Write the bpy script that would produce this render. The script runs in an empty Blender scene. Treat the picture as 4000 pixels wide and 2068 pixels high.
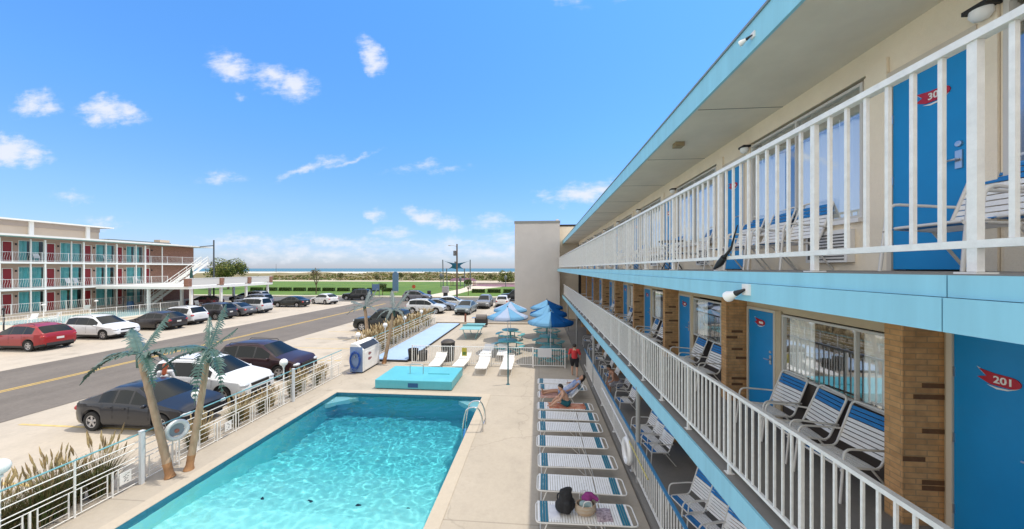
import bpy, bmesh, math, random
from mathutils import Vector, Matrix, noise
from math import sin, cos, pi, radians as R
sc = bpy.context.scene
COL = sc.collection
rnd = random.Random(7)

# ---------------------------------------------------------------- camera
cam = bpy.data.cameras.new('Camera'); cam_ob = bpy.data.objects.new('Camera', cam); COL.objects.link(cam_ob)
sc.camera = cam_ob
cam.sensor_width = 36; cam.lens = 1304/4000*36; cam.shift_y = 15/4000
cam.clip_start = .05; cam.clip_end = 20000
cam_ob.location = (0, 0, 5.22); cam_ob.rotation_euler = (R(90), 0, math.atan(105.6/1304))

# ---------------------------------------------------------------- world: sky with clouds
SUN = Vector((.325, .13, 1)).normalized()
world = bpy.data.worlds.new('World'); sc.world = world; world.use_nodes = True
def make_world():
    nt = world.node_tree; N = nt.nodes; L = nt.links
    bg = N['Background']; bg.inputs[1].default_value = .15
    def math_(op, a, b=None, clamp=False):
        n = N.new('ShaderNodeMath'); n.operation = op; n.use_clamp = clamp
        for i, x in enumerate((a, b)):
            if x is None: continue
            if isinstance(x, (int, float)): n.inputs[i].default_value = x
            else: L.new(x, n.inputs[i])
        return n.outputs[0]
    sky = N.new('ShaderNodeTexSky'); sky.sky_type = 'NISHITA'; sky.sun_disc = False
    sky.sun_elevation = math.asin(SUN.z); sky.sun_rotation = math.atan2(SUN.x, SUN.y)
    sky.air_density = 1.0; sky.dust_density = .3; sky.ozone_density = 2.2
    tc = N.new('ShaderNodeTexCoord'); sep = N.new('ShaderNodeSeparateXYZ'); L.new(tc.outputs['Generated'], sep.inputs[0])
    X, Y, Z = sep.outputs
    # blue tint that fades to white haze at the horizon
    el = math_('MAXIMUM', Z, 0.0)
    ramp = N.new('ShaderNodeValToRGB'); L.new(el, ramp.inputs[0])
    cr = ramp.color_ramp
    cr.elements[0].position = 0; cr.elements[0].color = (.62, .70, 1.06, 1)
    cr.elements[1].position = .62; cr.elements[1].color = (.72, 1.40, 1.9, 1)
    for p, c in ((.05, (.68, .80, 1.14, 1)), (.16, (.76, 1.0, 1.38, 1)), (.35, (.72, 1.24, 1.75, 1))):
        e = cr.elements.new(p); e.color = c
    mul = N.new('ShaderNodeMix'); mul.data_type = 'RGBA'; mul.blend_type = 'MULTIPLY'; mul.inputs[0].default_value = 1
    L.new(sky.outputs[0], mul.inputs[6]); L.new(ramp.outputs[0], mul.inputs[7])
    # clouds: gathered about directions of the sky (tangent coordinates round the +Y direction)
    yy = math_('MAXIMUM', Y, .02)
    px = math_('DIVIDE', X, yy); pz = math_('DIVIDE', Z, yy)
    comb = N.new('ShaderNodeCombineXYZ'); L.new(px, comb.inputs[0]); L.new(pz, comb.inputs[1])
    nz = N.new('ShaderNodeTexNoise'); nz.inputs['Scale'].default_value = 9; nz.inputs['Detail'].default_value = 5; nz.inputs['Roughness'].default_value = .6
    L.new(comb.outputs[0], nz.inputs['Vector'])
    vm = N.new('ShaderNodeVectorMath'); vm.operation = 'SUBTRACT'; L.new(nz.outputs['Color'], vm.inputs[0]); vm.inputs[1].default_value = (.5, .5, .5)
    vs = N.new('ShaderNodeVectorMath'); vs.operation = 'SCALE'; vs.inputs['Scale'].default_value = .10; L.new(vm.outputs[0], vs.inputs[0])
    va = N.new('ShaderNodeVectorMath'); va.operation = 'ADD'; L.new(comb.outputs[0], va.inputs[0]); L.new(vs.outputs[0], va.inputs[1])
    P = va.outputs[0]
    # x, z, radius x, radius z, turn in degrees, weight
    blobs = [(-1.72,.565,.062,.036,8,.95),(-1.655,.545,.05,.03,0,.75),(-1.43,.52,.10,.040,-4,1.0),(-1.35,.51,.055,.034,-10,.9),(-1.48,.50,.05,.03,0,.8),
             (-.985,.655,.075,.040,-14,1.0),(-.85,.61,.055,.04,-25,.9),(-.77,.575,.06,.040,-28,1.05),(-.52,.668,.030,.050,22,1.1),(-.505,.635,.028,.03,0,.9),
             (-1.82,.41,.10,.05,-12,1.15),(-1.72,.375,.07,.03,0,.8),(-1.57,.24,.075,.022,-14,.5),(-1.03,.29,.085,.022,-4,.5),
             (-.735,.315,.09,.014,17,.72),(-.66,.34,.05,.018,10,.6),(-.58,.345,.10,.009,18,.6),(-.95,.56,.022,.016,0,.5),
             (.13,.225,.085,.030,6,.95),(.20,.235,.05,.03,0,.9),(.01,.215,.03,.016,0,.55),(-.355,.165,.06,.022,-18,.9),(-.28,.13,.05,.02,-10,.85),
             (-.51,.165,.026,.018,-20,.7),(-.45,.115,.06,.018,0,.7),(-.14,.135,.06,.022,0,.6),(-.62,.08,.24,.02,0,.6),(-.93,.085,.16,.02,0,.62),
             (-.30,.075,.26,.022,0,.6),(.0,.09,.2,.025,0,.58),(-1.45,.145,.08,.018,0,.55),(-.33,.31,.16,.014,3,.36),(.08,.79,.06,.02,-15,.42),(.26,.80,.05,.016,20,.36),
             (-.75,.045,.35,.025,0,.6),(-.1,.05,.35,.025,0,.6)]
    acc = None
    for bx_, bz_, rx, rz, rot, w in blobs:
        mp = N.new('ShaderNodeMapping'); mp.vector_type = 'TEXTURE'
        mp.inputs['Location'].default_value = (bx_, bz_, 0); mp.inputs['Rotation'].default_value = (0, 0, R(rot)); mp.inputs['Scale'].default_value = (rx*1.6, rz*1.55, 1)
        L.new(P, mp.inputs['Vector'])
        ln = N.new('ShaderNodeVectorMath'); ln.operation = 'LENGTH'; L.new(mp.outputs[0], ln.inputs[0])
        d = math_('SUBTRACT', 1.0, ln.outputs['Value'], True)
        d = math_('MULTIPLY', d, w*1.6)
        acc = d if acc is None else math_('MAXIMUM', acc, d)
    n2 = N.new('ShaderNodeTexNoise'); n2.inputs['Scale'].default_value = 20; n2.inputs['Detail'].default_value = 7; n2.inputs['Roughness'].default_value = .62
    mp2 = N.new('ShaderNodeMapping'); mp2.inputs['Scale'].default_value = (.8, 2.0, 1); L.new(comb.outputs[0], mp2.inputs[0]); L.new(mp2.outputs[0], n2.inputs['Vector'])
    nn = math_('MULTIPLY', math_('SUBTRACT', n2.outputs['Fac'], .5), 2.3)
    gate = math_('MULTIPLY', acc, 2.4, True)
    den = math_('ADD', acc, math_('MULTIPLY', nn, gate))
    mr = N.new('ShaderNodeMapRange'); mr.interpolation_type = 'SMOOTHSTEP'; L.new(den, mr.inputs[0])
    mr.inputs[1].default_value = .10; mr.inputs[2].default_value = 1.6; mr.inputs[3].default_value = 0; mr.inputs[4].default_value = .90
    front = math_('GREATER_THAN', Y, .05)
    dens = math_('MULTIPLY', mr.outputs[0], front)
    # cloud body a little greyer where dense at its base
    mix = N.new('ShaderNodeMix'); mix.data_type = 'RGBA'
    L.new(dens, mix.inputs[0]); L.new(mul.outputs[2], mix.inputs[6]); mix.inputs[7].default_value = (5.9, 6.1, 6.6, 1)
    # unseen bright cloud added overhead and behind the camera to brighten and whiten shade
    n3 = N.new('ShaderNodeTexNoise'); n3.inputs['Scale'].default_value = 2.6; n3.inputs['Detail'].default_value = 6; n3.inputs['Roughness'].default_value = .6; L.new(tc.outputs['Generated'], n3.inputs['Vector'])
    def rng(f, a, b):
        n = N.new('ShaderNodeMapRange'); n.interpolation_type = 'SMOOTHSTEP'; n.inputs[1].default_value = a; n.inputs[2].default_value = b; L.new(f, n.inputs[0]); return n.outputs[0]
    area = math_('MAXIMUM', rng(Z, .64, .76), rng(math_('MULTIPLY', Y, -1.0), -.36, -.10))
    cover = math_('MULTIPLY', math_('MULTIPLY', area, rng(n3.outputs['Fac'], .34, .52)), .92)
    mix2 = N.new('ShaderNodeMix'); mix2.data_type = 'RGBA'; L.new(cover, mix2.inputs[0]); L.new(mix.outputs[2], mix2.inputs[6]); mix2.inputs[7].default_value = (10.8, 10.3, 9.5, 1)
    L.new(mix2.outputs[2], bg.inputs[0])
make_world()
sun_l = bpy.data.lights.new('Sun', 'SUN'); sun_l.energy = 3.45; sun_l.angle = R(.5); sun_l.color = (1, .93, .82)
sun_ob = bpy.data.objects.new('Sun', sun_l); COL.objects.link(sun_ob); sun_ob.location = (20, 10, 60)
sun_ob.rotation_euler = SUN.to_track_quat('Z', 'Y').to_euler()
sun_l.cycles.is_caustics_light = True
sc.view_settings.view_transform = 'Standard'; sc.view_settings.look = 'None'; sc.view_settings.exposure = 0; sc.view_settings.gamma = 1
sc.cycles.use_denoising = True
sc.cycles.max_bounces = 8; sc.cycles.transparent_max_bounces = 16
sc.cycles.sample_clamp_indirect = 6

# ---------------------------------------------------------------- helpers
class MB:
    def __init__(s): s.v = []; s.f = []; s.m = []
    def add(s, vs, fs, m=0):
        b = len(s.v); s.v += [tuple(p) for p in vs]
        for f in fs: s.f.append(tuple(b+i for i in f)); s.m.append(m)
        return s
    def bx(s, x0, x1, y0, y1, z0, z1, m=0):
        return s.add([(x0,y0,z0),(x1,y0,z0),(x1,y1,z0),(x0,y1,z0),(x0,y0,z1),(x1,y0,z1),(x1,y1,z1),(x0,y1,z1)],
              [(0,3,2,1),(4,5,6,7),(0,1,5,4),(1,2,6,5),(2,3,7,6),(3,0,4,7)], m)
    def ob(s, c, size, rz=0, m=0, rx=0, ry=0):
        M_ = Matrix.Translation(c) @ Matrix.Rotation(rz,4,'Z') @ Matrix.Rotation(ry,4,'Y') @ Matrix.Rotation(rx,4,'X')
        a, b, d = (k/2 for k in size)
        vs = [M_ @ Vector(p) for p in ((-a,-b,-d),(a,-b,-d),(a,b,-d),(-a,b,-d),(-a,-b,d),(a,-b,d),(a,b,d),(-a,b,d))]
        return s.add(vs, [(0,3,2,1),(4,5,6,7),(0,1,5,4),(1,2,6,5),(2,3,7,6),(3,0,4,7)], m)
    def tube(s, pts, r, n=6, m=0, closed=False, caps=True):
        pts = [Vector(p) for p in pts]; k = len(pts); rs = r if isinstance(r, (list, tuple)) else [r]*k
        rings = []; up = None
        for i, p in enumerate(pts):
            a = pts[(i-1) % k] if (closed or i > 0) else p
            b = pts[(i+1) % k] if (closed or i < k-1) else p
            t = (b-a).normalized()
            if up is None:
                up = Vector((0,0,1)) if abs(t.z) < .9 else Vector((1,0,0))
            x = t.cross(up); x = x.normalized() if x.length > 1e-6 else t.orthogonal().normalized()
            y = x.cross(t).normalized(); up = y
            rings.append([p + (x*cos(2*pi*j/n) + y*sin(2*pi*j/n))*rs[i] for j in range(n)])
        vs = [q for rg in rings for q in rg]; fs = []
        for i in range(k if closed else k-1):
            i2 = (i+1) % k
            for j in range(n): fs.append((i*n+j, i*n+(j+1)%n, i2*n+(j+1)%n, i2*n+j))
        if not closed and caps: fs.append(tuple(range(n-1,-1,-1))); fs.append(tuple((k-1)*n+j for j in range(n)))
        return s.add(vs, fs, m)
    def cyl(s, p0, p1, r0, r1=None, n=10, m=0): return s.tube([p0, p1], [r0, r0 if r1 is None else r1], n, m)
    def sph(s, c, r, n=12, k=8, m=0):
        rx, ry, rz = r if isinstance(r, (tuple, list)) else (r, r, r)
        vs = [(c[0], c[1], c[2]+rz)]
        for i in range(1, k):
            t = pi*i/k
            for j in range(n): vs.append((c[0]+rx*sin(t)*cos(2*pi*j/n), c[1]+ry*sin(t)*sin(2*pi*j/n), c[2]+rz*cos(t)))
        vs.append((c[0], c[1], c[2]-rz)); fs = [(0, 1+j, 1+(j+1)%n) for j in range(n)]
        for i in range(k-2):
            for j in range(n): a = 1+i*n+j; b = 1+i*n+(j+1)%n; fs.append((a, a+n, b+n, b))
        e = len(vs)-1; a = 1+(k-2)*n
        fs += [(e, a+(j+1)%n, a+j) for j in range(n)]
        return s.add(vs, fs, m)
    def lathe(s, prof, n=16, c=(0,0,0), m=0, axis='Z'):
        vs = []
        for r, z in prof:
            for j in range(n):
                a = 2*pi*j/n
                p = (r*cos(a), r*sin(a), z) if axis == 'Z' else ((r*cos(a), z, r*sin(a)) if axis == 'Y' else (z, r*cos(a), r*sin(a)))
                vs.append((c[0]+p[0], c[1]+p[1], c[2]+p[2]))
        fs = [(i*n+j, i*n+(j+1)%n, (i+1)*n+(j+1)%n, (i+1)*n+j) for i in range(len(prof)-1) for j in range(n)]
        return s.add(vs, fs, m)
    def prism(s, poly, z0, z1, m=0):
        k = len(poly); vs = [(x,y,z0) for x,y in poly]+[(x,y,z1) for x,y in poly]
        return s.add(vs, [tuple(range(k-1,-1,-1)), tuple(range(k,2*k))]+[(i,(i+1)%k,k+(i+1)%k,k+i) for i in range(k)], m)
    def quad(s, a, b, c, d, m=0): return s.add([a,b,c,d], [(0,1,2,3)], m)
    def xform(s, M_, start=0):
        s.v[start:] = [tuple(M_ @ Vector(p)) for p in s.v[start:]]; return s
    def build(s, name, mats, parent=None, smooth=None, fix=True, loc=None, rz=0):
        me = bpy.data.meshes.new(name); me.from_pydata(s.v, [], s.f)
        mats = mats if isinstance(mats, (list, tuple)) else [mats]
        for q in mats: me.materials.append(q)
        if len(mats) > 1: me.polygons.foreach_set('material_index', s.m)
        if fix:
            b = bmesh.new(); b.from_mesh(me); bmesh.ops.recalc_face_normals(b, faces=b.faces); b.to_mesh(me); b.free()
        if smooth is not None:
            me.polygons.foreach_set('use_smooth', [True]*len(me.polygons))
            if smooth < 179: me.set_sharp_from_angle(angle=R(smooth))
        me.update()
        o = bpy.data.objects.new(name, me); COL.objects.link(o)
        if parent: o.parent = parent
        if loc: o.location = loc
        if rz: o.rotation_euler = (0,0,rz)
        return o

def tag(o, label=None, cat=None, group=None, kind=None):
    if label: o['label'] = label
    if cat: o['category'] = cat
    if group: o['group'] = group
    if kind: o['kind'] = kind
    return o
def thing(name, label, cat, loc=(0,0,0), rz=0, group=None):
    o = bpy.data.objects.new(name, None); COL.objects.link(o); o.empty_display_size = .1
    o.location = loc; o.rotation_euler = (0,0,rz); return tag(o, label, cat, group)
def copy_tree(o, parent=None):
    c = o.copy(); COL.objects.link(c); c.parent = parent
    for ch in list(o.children): copy_tree(ch, c)
    return c
def dup(o, loc, rz=0, label=None, group=None, scale=None):
    c = copy_tree(o); c.location = loc; c.rotation_euler = (0,0,rz)
    if label: c['label'] = label
    if group: c['group'] = group
    if scale: c.scale = (scale,)*3 if isinstance(scale, (int, float)) else scale
    return c
def struct(name, mb, m, smooth=None, fix=True): return tag(mb.build(name, m, smooth=smooth, fix=fix), kind='structure')

# ---------------------------------------------------------------- materials
MATS = {}
def M(name, col, rough=.6, var=.0, vs=4., metal=0., bump=0., bs=40., coat=0., spec=.5, col2=None, detail=4., stretch=None, world=False, emis=0):
    m = bpy.data.materials.new(name); m.use_nodes = True; nt = m.node_tree; N = nt.nodes; L = nt.links
    b = N['Principled BSDF']; b.inputs['Base Color'].default_value = (*col, 1); b.inputs['Roughness'].default_value = rough
    b.inputs['Metallic'].default_value = metal; b.inputs['Specular IOR Level'].default_value = spec; b.inputs['Coat Weight'].default_value = coat
    if var or col2 or bump:
        tc = N.new('ShaderNodeTexCoord'); vec = tc.outputs['Object']
        if stretch:
            mp = N.new('ShaderNodeMapping'); mp.inputs['Scale'].default_value = stretch; L.new(vec, mp.inputs[0]); vec = mp.outputs[0]
        if var or col2:
            nz = N.new('ShaderNodeTexNoise'); nz.inputs['Scale'].default_value = vs; nz.inputs['Detail'].default_value = detail; nz.inputs['Roughness'].default_value = .62; L.new(vec, nz.inputs['Vector'])
            r = N.new('ShaderNodeValToRGB'); L.new(nz.outputs['Fac'], r.inputs[0]); r.color_ramp.elements[0].position = .3; r.color_ramp.elements[1].position = .7
            c2 = col2 or tuple(min(1, c*(1+var)) for c in col); c1 = tuple(c*(1-var) for c in col) if not col2 else col
            r.color_ramp.elements[0].color = (*c1, 1); r.color_ramp.elements[1].color = (*c2, 1); L.new(r.outputs[0], b.inputs['Base Color'])
        if bump:
            n2 = N.new('ShaderNodeTexNoise'); n2.inputs['Scale'].default_value = bs; n2.inputs['Detail'].default_value = 3; L.new(vec, n2.inputs['Vector'])
            bp = N.new('ShaderNodeBump'); bp.inputs['Strength'].default_value = bump; bp.inputs['Distance'].default_value = .02; L.new(n2.outputs['Fac'], bp.inputs['Height']); L.new(bp.outputs[0], b.inputs['Normal'])
    MATS[name] = m; return m
def paving(name, col, big=.10, fine=.06, crack=True, joint=0., rough=.85, stain=0., lane=0.):
    """concrete / asphalt: cloudy tone, fine grain, a few stains and hairline cracks, optional cast joints"""
    m = M(name, col, rough); nt = m.node_tree; N = nt.nodes; L = nt.links; b = N['Principled BSDF']; b.inputs['Specular IOR Level'].default_value = .25
    tc = N.new('ShaderNodeTexCoord'); vec = tc.outputs['Object']
    def noise_(s, d, rgh=.6):
        n = N.new('ShaderNodeTexNoise'); n.inputs['Scale'].default_value = s; n.inputs['Detail'].default_value = d; n.inputs['Roughness'].default_value = rgh; L.new(vec, n.inputs['Vector']); return n.outputs['Fac']
    def mr(f, lo, hi, a=.3, z=.7):
        n = N.new('ShaderNodeMapRange'); n.inputs[1].default_value = a; n.inputs[2].default_value = z; n.inputs[3].default_value = lo; n.inputs[4].default_value = hi; L.new(f, n.inputs[0]); return n.outputs[0]
    def mul(a, c):
        n = N.new('ShaderNodeMath'); n.operation = 'MULTIPLY'; L.new(a, n.inputs[0]); L.new(c, n.inputs[1]); return n.outputs[0]
    f = mul(mr(noise_(.35, 6, .7), 1-big, 1+big), mr(noise_(9, 6, .8), 1-fine, 1+fine))
    f = mul(f, mr(noise_(1.3, 8, .75), .93, 1.0, .36, .5))
    if crack:
        v = N.new('ShaderNodeTexVoronoi'); v.feature = 'DISTANCE_TO_EDGE'; v.inputs['Scale'].default_value = .16
        nv = N.new('ShaderNodeTexNoise'); nv.inputs['Scale'].default_value = 1.5; nv.inputs['Detail'].default_value = 4; L.new(vec, nv.inputs['Vector'])
        ad = N.new('ShaderNodeVectorMath'); ad.operation = 'ADD'; L.new(vec, ad.inputs[0]); L.new(nv.outputs['Color'], ad.inputs[1]); L.new(ad.outputs[0], v.inputs['Vector'])
        f = mul(f, mr(v.outputs['Distance'], .86, 1.0, .0, .006))
    if stain:      # drips of oil and old gum
        v2 = N.new('ShaderNodeTexVoronoi'); v2.inputs['Scale'].default_value = .55; L.new(vec, v2.inputs['Vector'])
        f = mul(f, mr(v2.outputs['Distance'], 1-stain, 1.0, .06, .30))
        v3 = N.new('ShaderNodeTexVoronoi'); v3.inputs['Scale'].default_value = 2.3; L.new(vec, v3.inputs['Vector'])
        f = mul(f, mr(v3.outputs['Distance'], 1-stain*.8, 1.0, .03, .10))
    if lane:       # wheel paths and sweeping marks along the traffic
        ml = N.new('ShaderNodeMapping'); ml.inputs['Scale'].default_value = (1.1, .03, 1); L.new(vec, ml.inputs[0])
        nl = N.new('ShaderNodeTexNoise'); nl.inputs['Scale'].default_value = 1; nl.inputs['Detail'].default_value = 4; L.new(ml.outputs[0], nl.inputs['Vector'])
        f = mul(f, mr(nl.outputs['Fac'], 1-lane, 1+lane*.5, .35, .65))
    if joint:
        sp = N.new('ShaderNodeSeparateXYZ'); L.new(vec, sp.inputs[0])
        for ax in (0, 1):
            n = N.new('ShaderNodeMath'); n.operation = 'PINGPONG'; n.inputs[1].default_value = joint; L.new(sp.outputs[ax], n.inputs[0])
            f = mul(f, mr(n.outputs[0], .68, 1.0, .0, .022))
    mx = N.new('ShaderNodeMix'); mx.data_type = 'RGBA'; mx.blend_type = 'MULTIPLY'; mx.inputs[0].default_value = 1; mx.inputs[6].default_value = (*col, 1); L.new(f, mx.inputs[7]); L.new(mx.outputs[2], b.inputs['Base Color'])
    bp = N.new('ShaderNodeBump'); bp.inputs['Strength'].default_value = .25; bp.inputs['Distance'].default_value = .01; L.new(noise_(60, 3), bp.inputs['Height']); L.new(bp.outputs[0], b.inputs['Normal'])
    return m
def brick(name, c1, c2, mortar, scale=1., bw=.21, bh=.07, axis='YZ', dark=None):
    m = M(name, c1, .85); nt = m.node_tree; N = nt.nodes; L = nt.links; b = N['Principled BSDF']
    tc = N.new('ShaderNodeTexCoord'); sp = N.new('ShaderNodeSeparateXYZ'); L.new(tc.outputs['Object'], sp.inputs[0])
    ad = N.new('ShaderNodeMath'); ad.operation = 'ADD'; L.new(sp.outputs[0], ad.inputs[0]); L.new(sp.outputs[1], ad.inputs[1])
    cb = N.new('ShaderNodeCombineXYZ'); L.new(ad.outputs[0], cb.inputs[0]); L.new(sp.outputs[2], cb.inputs[1])
    t = N.new('ShaderNodeTexBrick'); t.inputs['Scale'].default_value = 1; t.inputs['Brick Width'].default_value = bw; t.inputs['Row Height'].default_value = bh
    t.inputs['Mortar Size'].default_value = .0055; t.inputs['Color1'].default_value = (*c1,1); t.inputs['Color2'].default_value = (*c2,1); t.inputs['Mortar'].default_value = (*mortar,1); t.inputs['Bias'].default_value = -.2
    L.new(cb.outputs[0], t.inputs['Vector'])
    out = t.outputs['Color']
    nz = N.new('ShaderNodeTexNoise'); nz.inputs['Scale'].default_value = 9; nz.inputs['Detail'].default_value = 5; L.new(tc.outputs['Object'], nz.inputs['Vector'])
    mr = N.new('ShaderNodeMapRange'); mr.inputs[1].default_value = .3; mr.inputs[2].default_value = .7; mr.inputs[3].default_value = .78; mr.inputs[4].default_value = 1.15; L.new(nz.outputs['Fac'], mr.inputs[0])
    mx = N.new('ShaderNodeMix'); mx.data_type = 'RGBA'; mx.blend_type = 'MULTIPLY'; mx.inputs[0].default_value = 1; L.new(out, mx.inputs[6]); L.new(mr.outputs[0], mx.inputs[7]); L.new(mx.outputs[2], b.inputs['Base Color'])
    bp = N.new('ShaderNodeBump'); bp.inputs['Strength'].default_value = .5; bp.inputs['Distance'].default_value = .008; L.new(t.outputs['Fac'], bp.inputs['Height']); bp.invert = True; L.new(bp.outputs[0], b.inputs['Normal'])
    return m
def glass(name, tint=(.75,.8,.8), refl=1.0, rough=.02, base=.04):
    m = bpy.data.materials.new(name); m.use_nodes = True; nt = m.node_tree; N = nt.nodes; L = nt.links; N.clear()
    o = N.new('ShaderNodeOutputMaterial'); mx = N.new('ShaderNodeMixShader'); t = N.new('ShaderNodeBsdfTransparent'); g = N.new('ShaderNodeBsdfGlossy')
    t.inputs[0].default_value = (*tint,1); g.inputs['Roughness'].default_value = rough; g.inputs[0].default_value = (.95,.97,1,1)
    fr = N.new('ShaderNodeFresnel'); fr.inputs[0].default_value = 1.55
    mr = N.new('ShaderNodeMapRange'); mr.inputs[3].default_value = base; mr.inputs[4].default_value = refl; L.new(fr.outputs[0], mr.inputs[0])
    L.new(mr.outputs[0], mx.inputs[0]); L.new(t.outputs[0], mx.inputs[1]); L.new(g.outputs[0], mx.inputs[2]); L.new(mx.outputs[0], o.inputs[0])
    MATS[name] = m; return m

m_white = M('white_paint', (.80,.79,.77), .45, var=.05, vs=3)
m_white_rail = M('white_rail_paint', (.78,.77,.74), .42, var=.09, vs=14, bump=.08, bs=60)
m_blue_trim = M('pale_blue_paint', (.27,.58,.71), .5, var=.07, vs=6, bump=.05, bs=30, stretch=(1,1,.10))
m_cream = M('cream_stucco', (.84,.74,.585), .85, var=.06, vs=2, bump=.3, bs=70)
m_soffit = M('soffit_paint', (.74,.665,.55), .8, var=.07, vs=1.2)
m_offwhite = M('offwhite_stucco', (.54,.51,.48), .9, var=.05, vs=.8, bump=.3, bs=60)
m_door = M('blue_door_paint', (.002,.25,.58), .38, var=.05, vs=2)
m_deck_grey = paving('grey_walkway', (.24,.225,.205), crack=False)
m_steel = M('brushed_steel', (.55,.55,.56), .3, metal=.9)
m_chrome = M('chrome', (.62,.63,.65), .12, metal=1)
m_black = M('black_plastic', (.015,.015,.017), .5)
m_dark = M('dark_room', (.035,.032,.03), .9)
m_curtain = M('white_curtain', (.90,.90,.87), .9, var=.04, vs=6, stretch=(1,1,.1))
m_tile = M('blue_tile', (.035,.17,.26), .25, var=.15, vs=12)
m_frame = M('chair_frame', (.72,.70,.66), .4)
m_strap_w = M('white_strap', (.84,.83,.81), .5, var=.06, vs=9)
m_strap_b = M('blue_strap', (.012,.19,.50), .5, var=.1, vs=9)
m_strap_t = M('teal_strap', (.01,.16,.24), .5, var=.1, vs=9)
m_red = M('plaque_red', (.45,.012,.03), .4)
m_glass = glass('window_glass', (.95,.96,.95), .34)
m_skin = M('skin', (.50,.29,.20), .55, var=.06, vs=20)
m_skin2 = M('skin_tan', (.38,.20,.125), .55, var=.06, vs=20)
m_hair = M('dark_hair', (.02,.014,.01), .6)
m_teal = M('teal_plastic', (.10,.36,.38), .45, var=.08, vs=4)
m_globe = M('white_globe', (.86,.86,.85), .3)
# ================================================================ GROUND AND WATER
PX0, PX1, PY0, PY1 = -8.47, -2.31, -6.0, 13.40
def sheet(name, x0, x1, y0, y1, z, m, hole=None):
    mb = MB()
    if hole:
        a, b, c, d = hole
        for q in ((x0,a,y0,y1),(b,x1,y0,y1),(a,b,y0,c),(a,b,d,y1)):
            if q[1] > q[0] and q[3] > q[2]: mb.quad((q[0],q[2],z),(q[1],q[2],z),(q[1],q[3],z),(q[0],q[3],z))
    else: mb.quad((x0,y0,z),(x1,y0,z),(x1,y1,z),(x0,y1,z))
    return struct(name, mb, m, fix=False)
m_sand = M('dry_sand', (.46,.40,.31), .95, var=.12, vs=.05, bump=.3, bs=3)
m_conc_lot = paving('lot_concrete', (.46,.405,.335), big=.08, fine=.06, joint=3.05, stain=.16, lane=.05)
m_conc_deck = paving('deck_concrete', (.415,.365,.30), big=.08, fine=.06, joint=3.4, stain=.07)
m_asph = paving('asphalt', (.165,.145,.127), big=.12, fine=.14, lane=.10, stain=.08)
m_asph2 = paving('cross_asphalt', (.13,.125,.12), big=.1, fine=.1, crack=False)
sheet('ground', -900, 900, -60, 1100, -.06, m_sand, (PX0-.4, PX1+.4, PY0-.4, PY1+.4))
sheet('parking_lot_left', -41, -27.3, -30, 50.5, -.028, m_conc_lot)
sheet('parking_lot_right', -18.2, -9.9, -30, 50.5, -.026, m_conc_lot)
sheet('parking_lot_far', -9.9, 8, 31.3, 50.5, -.026, m_conc_lot)
sheet('road', -27.3, -18.2, -40, 52, -.018, m_asph)
sheet('cross_road', -120, 60, 50.5, 58.2, -.022, m_asph2)
m_yel = M('road_yellow', (.50,.34,.10), .8, var=.16, vs=3)
m_wline = M('faded_white_line', (.55,.50,.40), .85, var=.2, vs=5)
m_yline = M('faded_yellow_line', (.55,.41,.17), .85, var=.2, vs=5)
mb = MB(); mb.quad((-22.96,-30,-.013),(-22.82,-30,-.013),(-22.82,48,-.013),(-22.96,48,-.013)); mb.quad((-22.72,-30,-.013),(-22.60,-30,-.013),(-22.60,48,-.013),(-22.72,48,-.013))
struct('road_centre_line', mb, m_yel, fix=False)
mb = MB()
for i in range(14):
    y = 1.55+2.75*i
    if y < 34: mb.quad((-17.4,y,-.021),(-11.2,y,-.021),(-11.2,y+.1,-.021),(-17.4,y+.1,-.021))
struct('parking_bay_lines', mb, m_yline, fix=False)
# pool deck with pool opening
mb = MB()
hx0, hx1, hy1 = PX0-.32, PX1+.32, PY1+.32
for q in ((-9.85,hx0,-6,31.3),(hx1,2.22,-6,31.3),(hx0,hx1,hy1,31.3)):
    mb.bx(q[0],q[1],q[2],q[3],-.2,0)
struct('pool_deck', mb, m_conc_deck)
m_cop = paving('pool_coping', (.47,.41,.33), big=.05, fine=.05, crack=False)
mb = MB()
mb.bx(hx0,PX0,-6,hy1,-.2,.012); mb.bx(PX1,hx1,-6,hy1,-.2,.012); mb.bx(PX0,PX1,PY1,hy1,-.2,.012)
struct('pool_coping_edge', mb, m_cop)
# basin
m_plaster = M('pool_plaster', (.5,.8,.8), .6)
def depth_tinted_plaster():      # light lost in deeper water put into the plaster colour, pale aqua to teal
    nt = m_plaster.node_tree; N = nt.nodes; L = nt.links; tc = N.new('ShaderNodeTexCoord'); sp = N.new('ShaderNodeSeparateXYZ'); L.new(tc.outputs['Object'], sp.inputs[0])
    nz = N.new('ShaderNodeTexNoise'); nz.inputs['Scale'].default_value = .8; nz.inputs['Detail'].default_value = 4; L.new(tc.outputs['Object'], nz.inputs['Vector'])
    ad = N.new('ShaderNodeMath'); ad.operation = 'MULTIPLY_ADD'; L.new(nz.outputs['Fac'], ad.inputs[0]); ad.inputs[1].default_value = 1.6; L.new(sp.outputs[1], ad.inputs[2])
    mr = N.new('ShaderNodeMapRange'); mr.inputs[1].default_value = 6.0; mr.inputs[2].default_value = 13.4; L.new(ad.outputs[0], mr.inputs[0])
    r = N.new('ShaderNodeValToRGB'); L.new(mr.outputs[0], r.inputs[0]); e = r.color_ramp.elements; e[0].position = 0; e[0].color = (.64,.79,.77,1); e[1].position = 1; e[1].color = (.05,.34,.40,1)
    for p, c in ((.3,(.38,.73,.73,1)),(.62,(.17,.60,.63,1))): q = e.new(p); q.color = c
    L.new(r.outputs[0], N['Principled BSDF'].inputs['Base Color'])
depth_tinted_plaster()
def zb(y): return -.95 if y < 7.4 else (-.95-1.2*min(1, (y-7.4)/3.4))
mb = MB(); ys = [PY0, 7.4, 10.8, PY1]; e = .003
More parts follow.
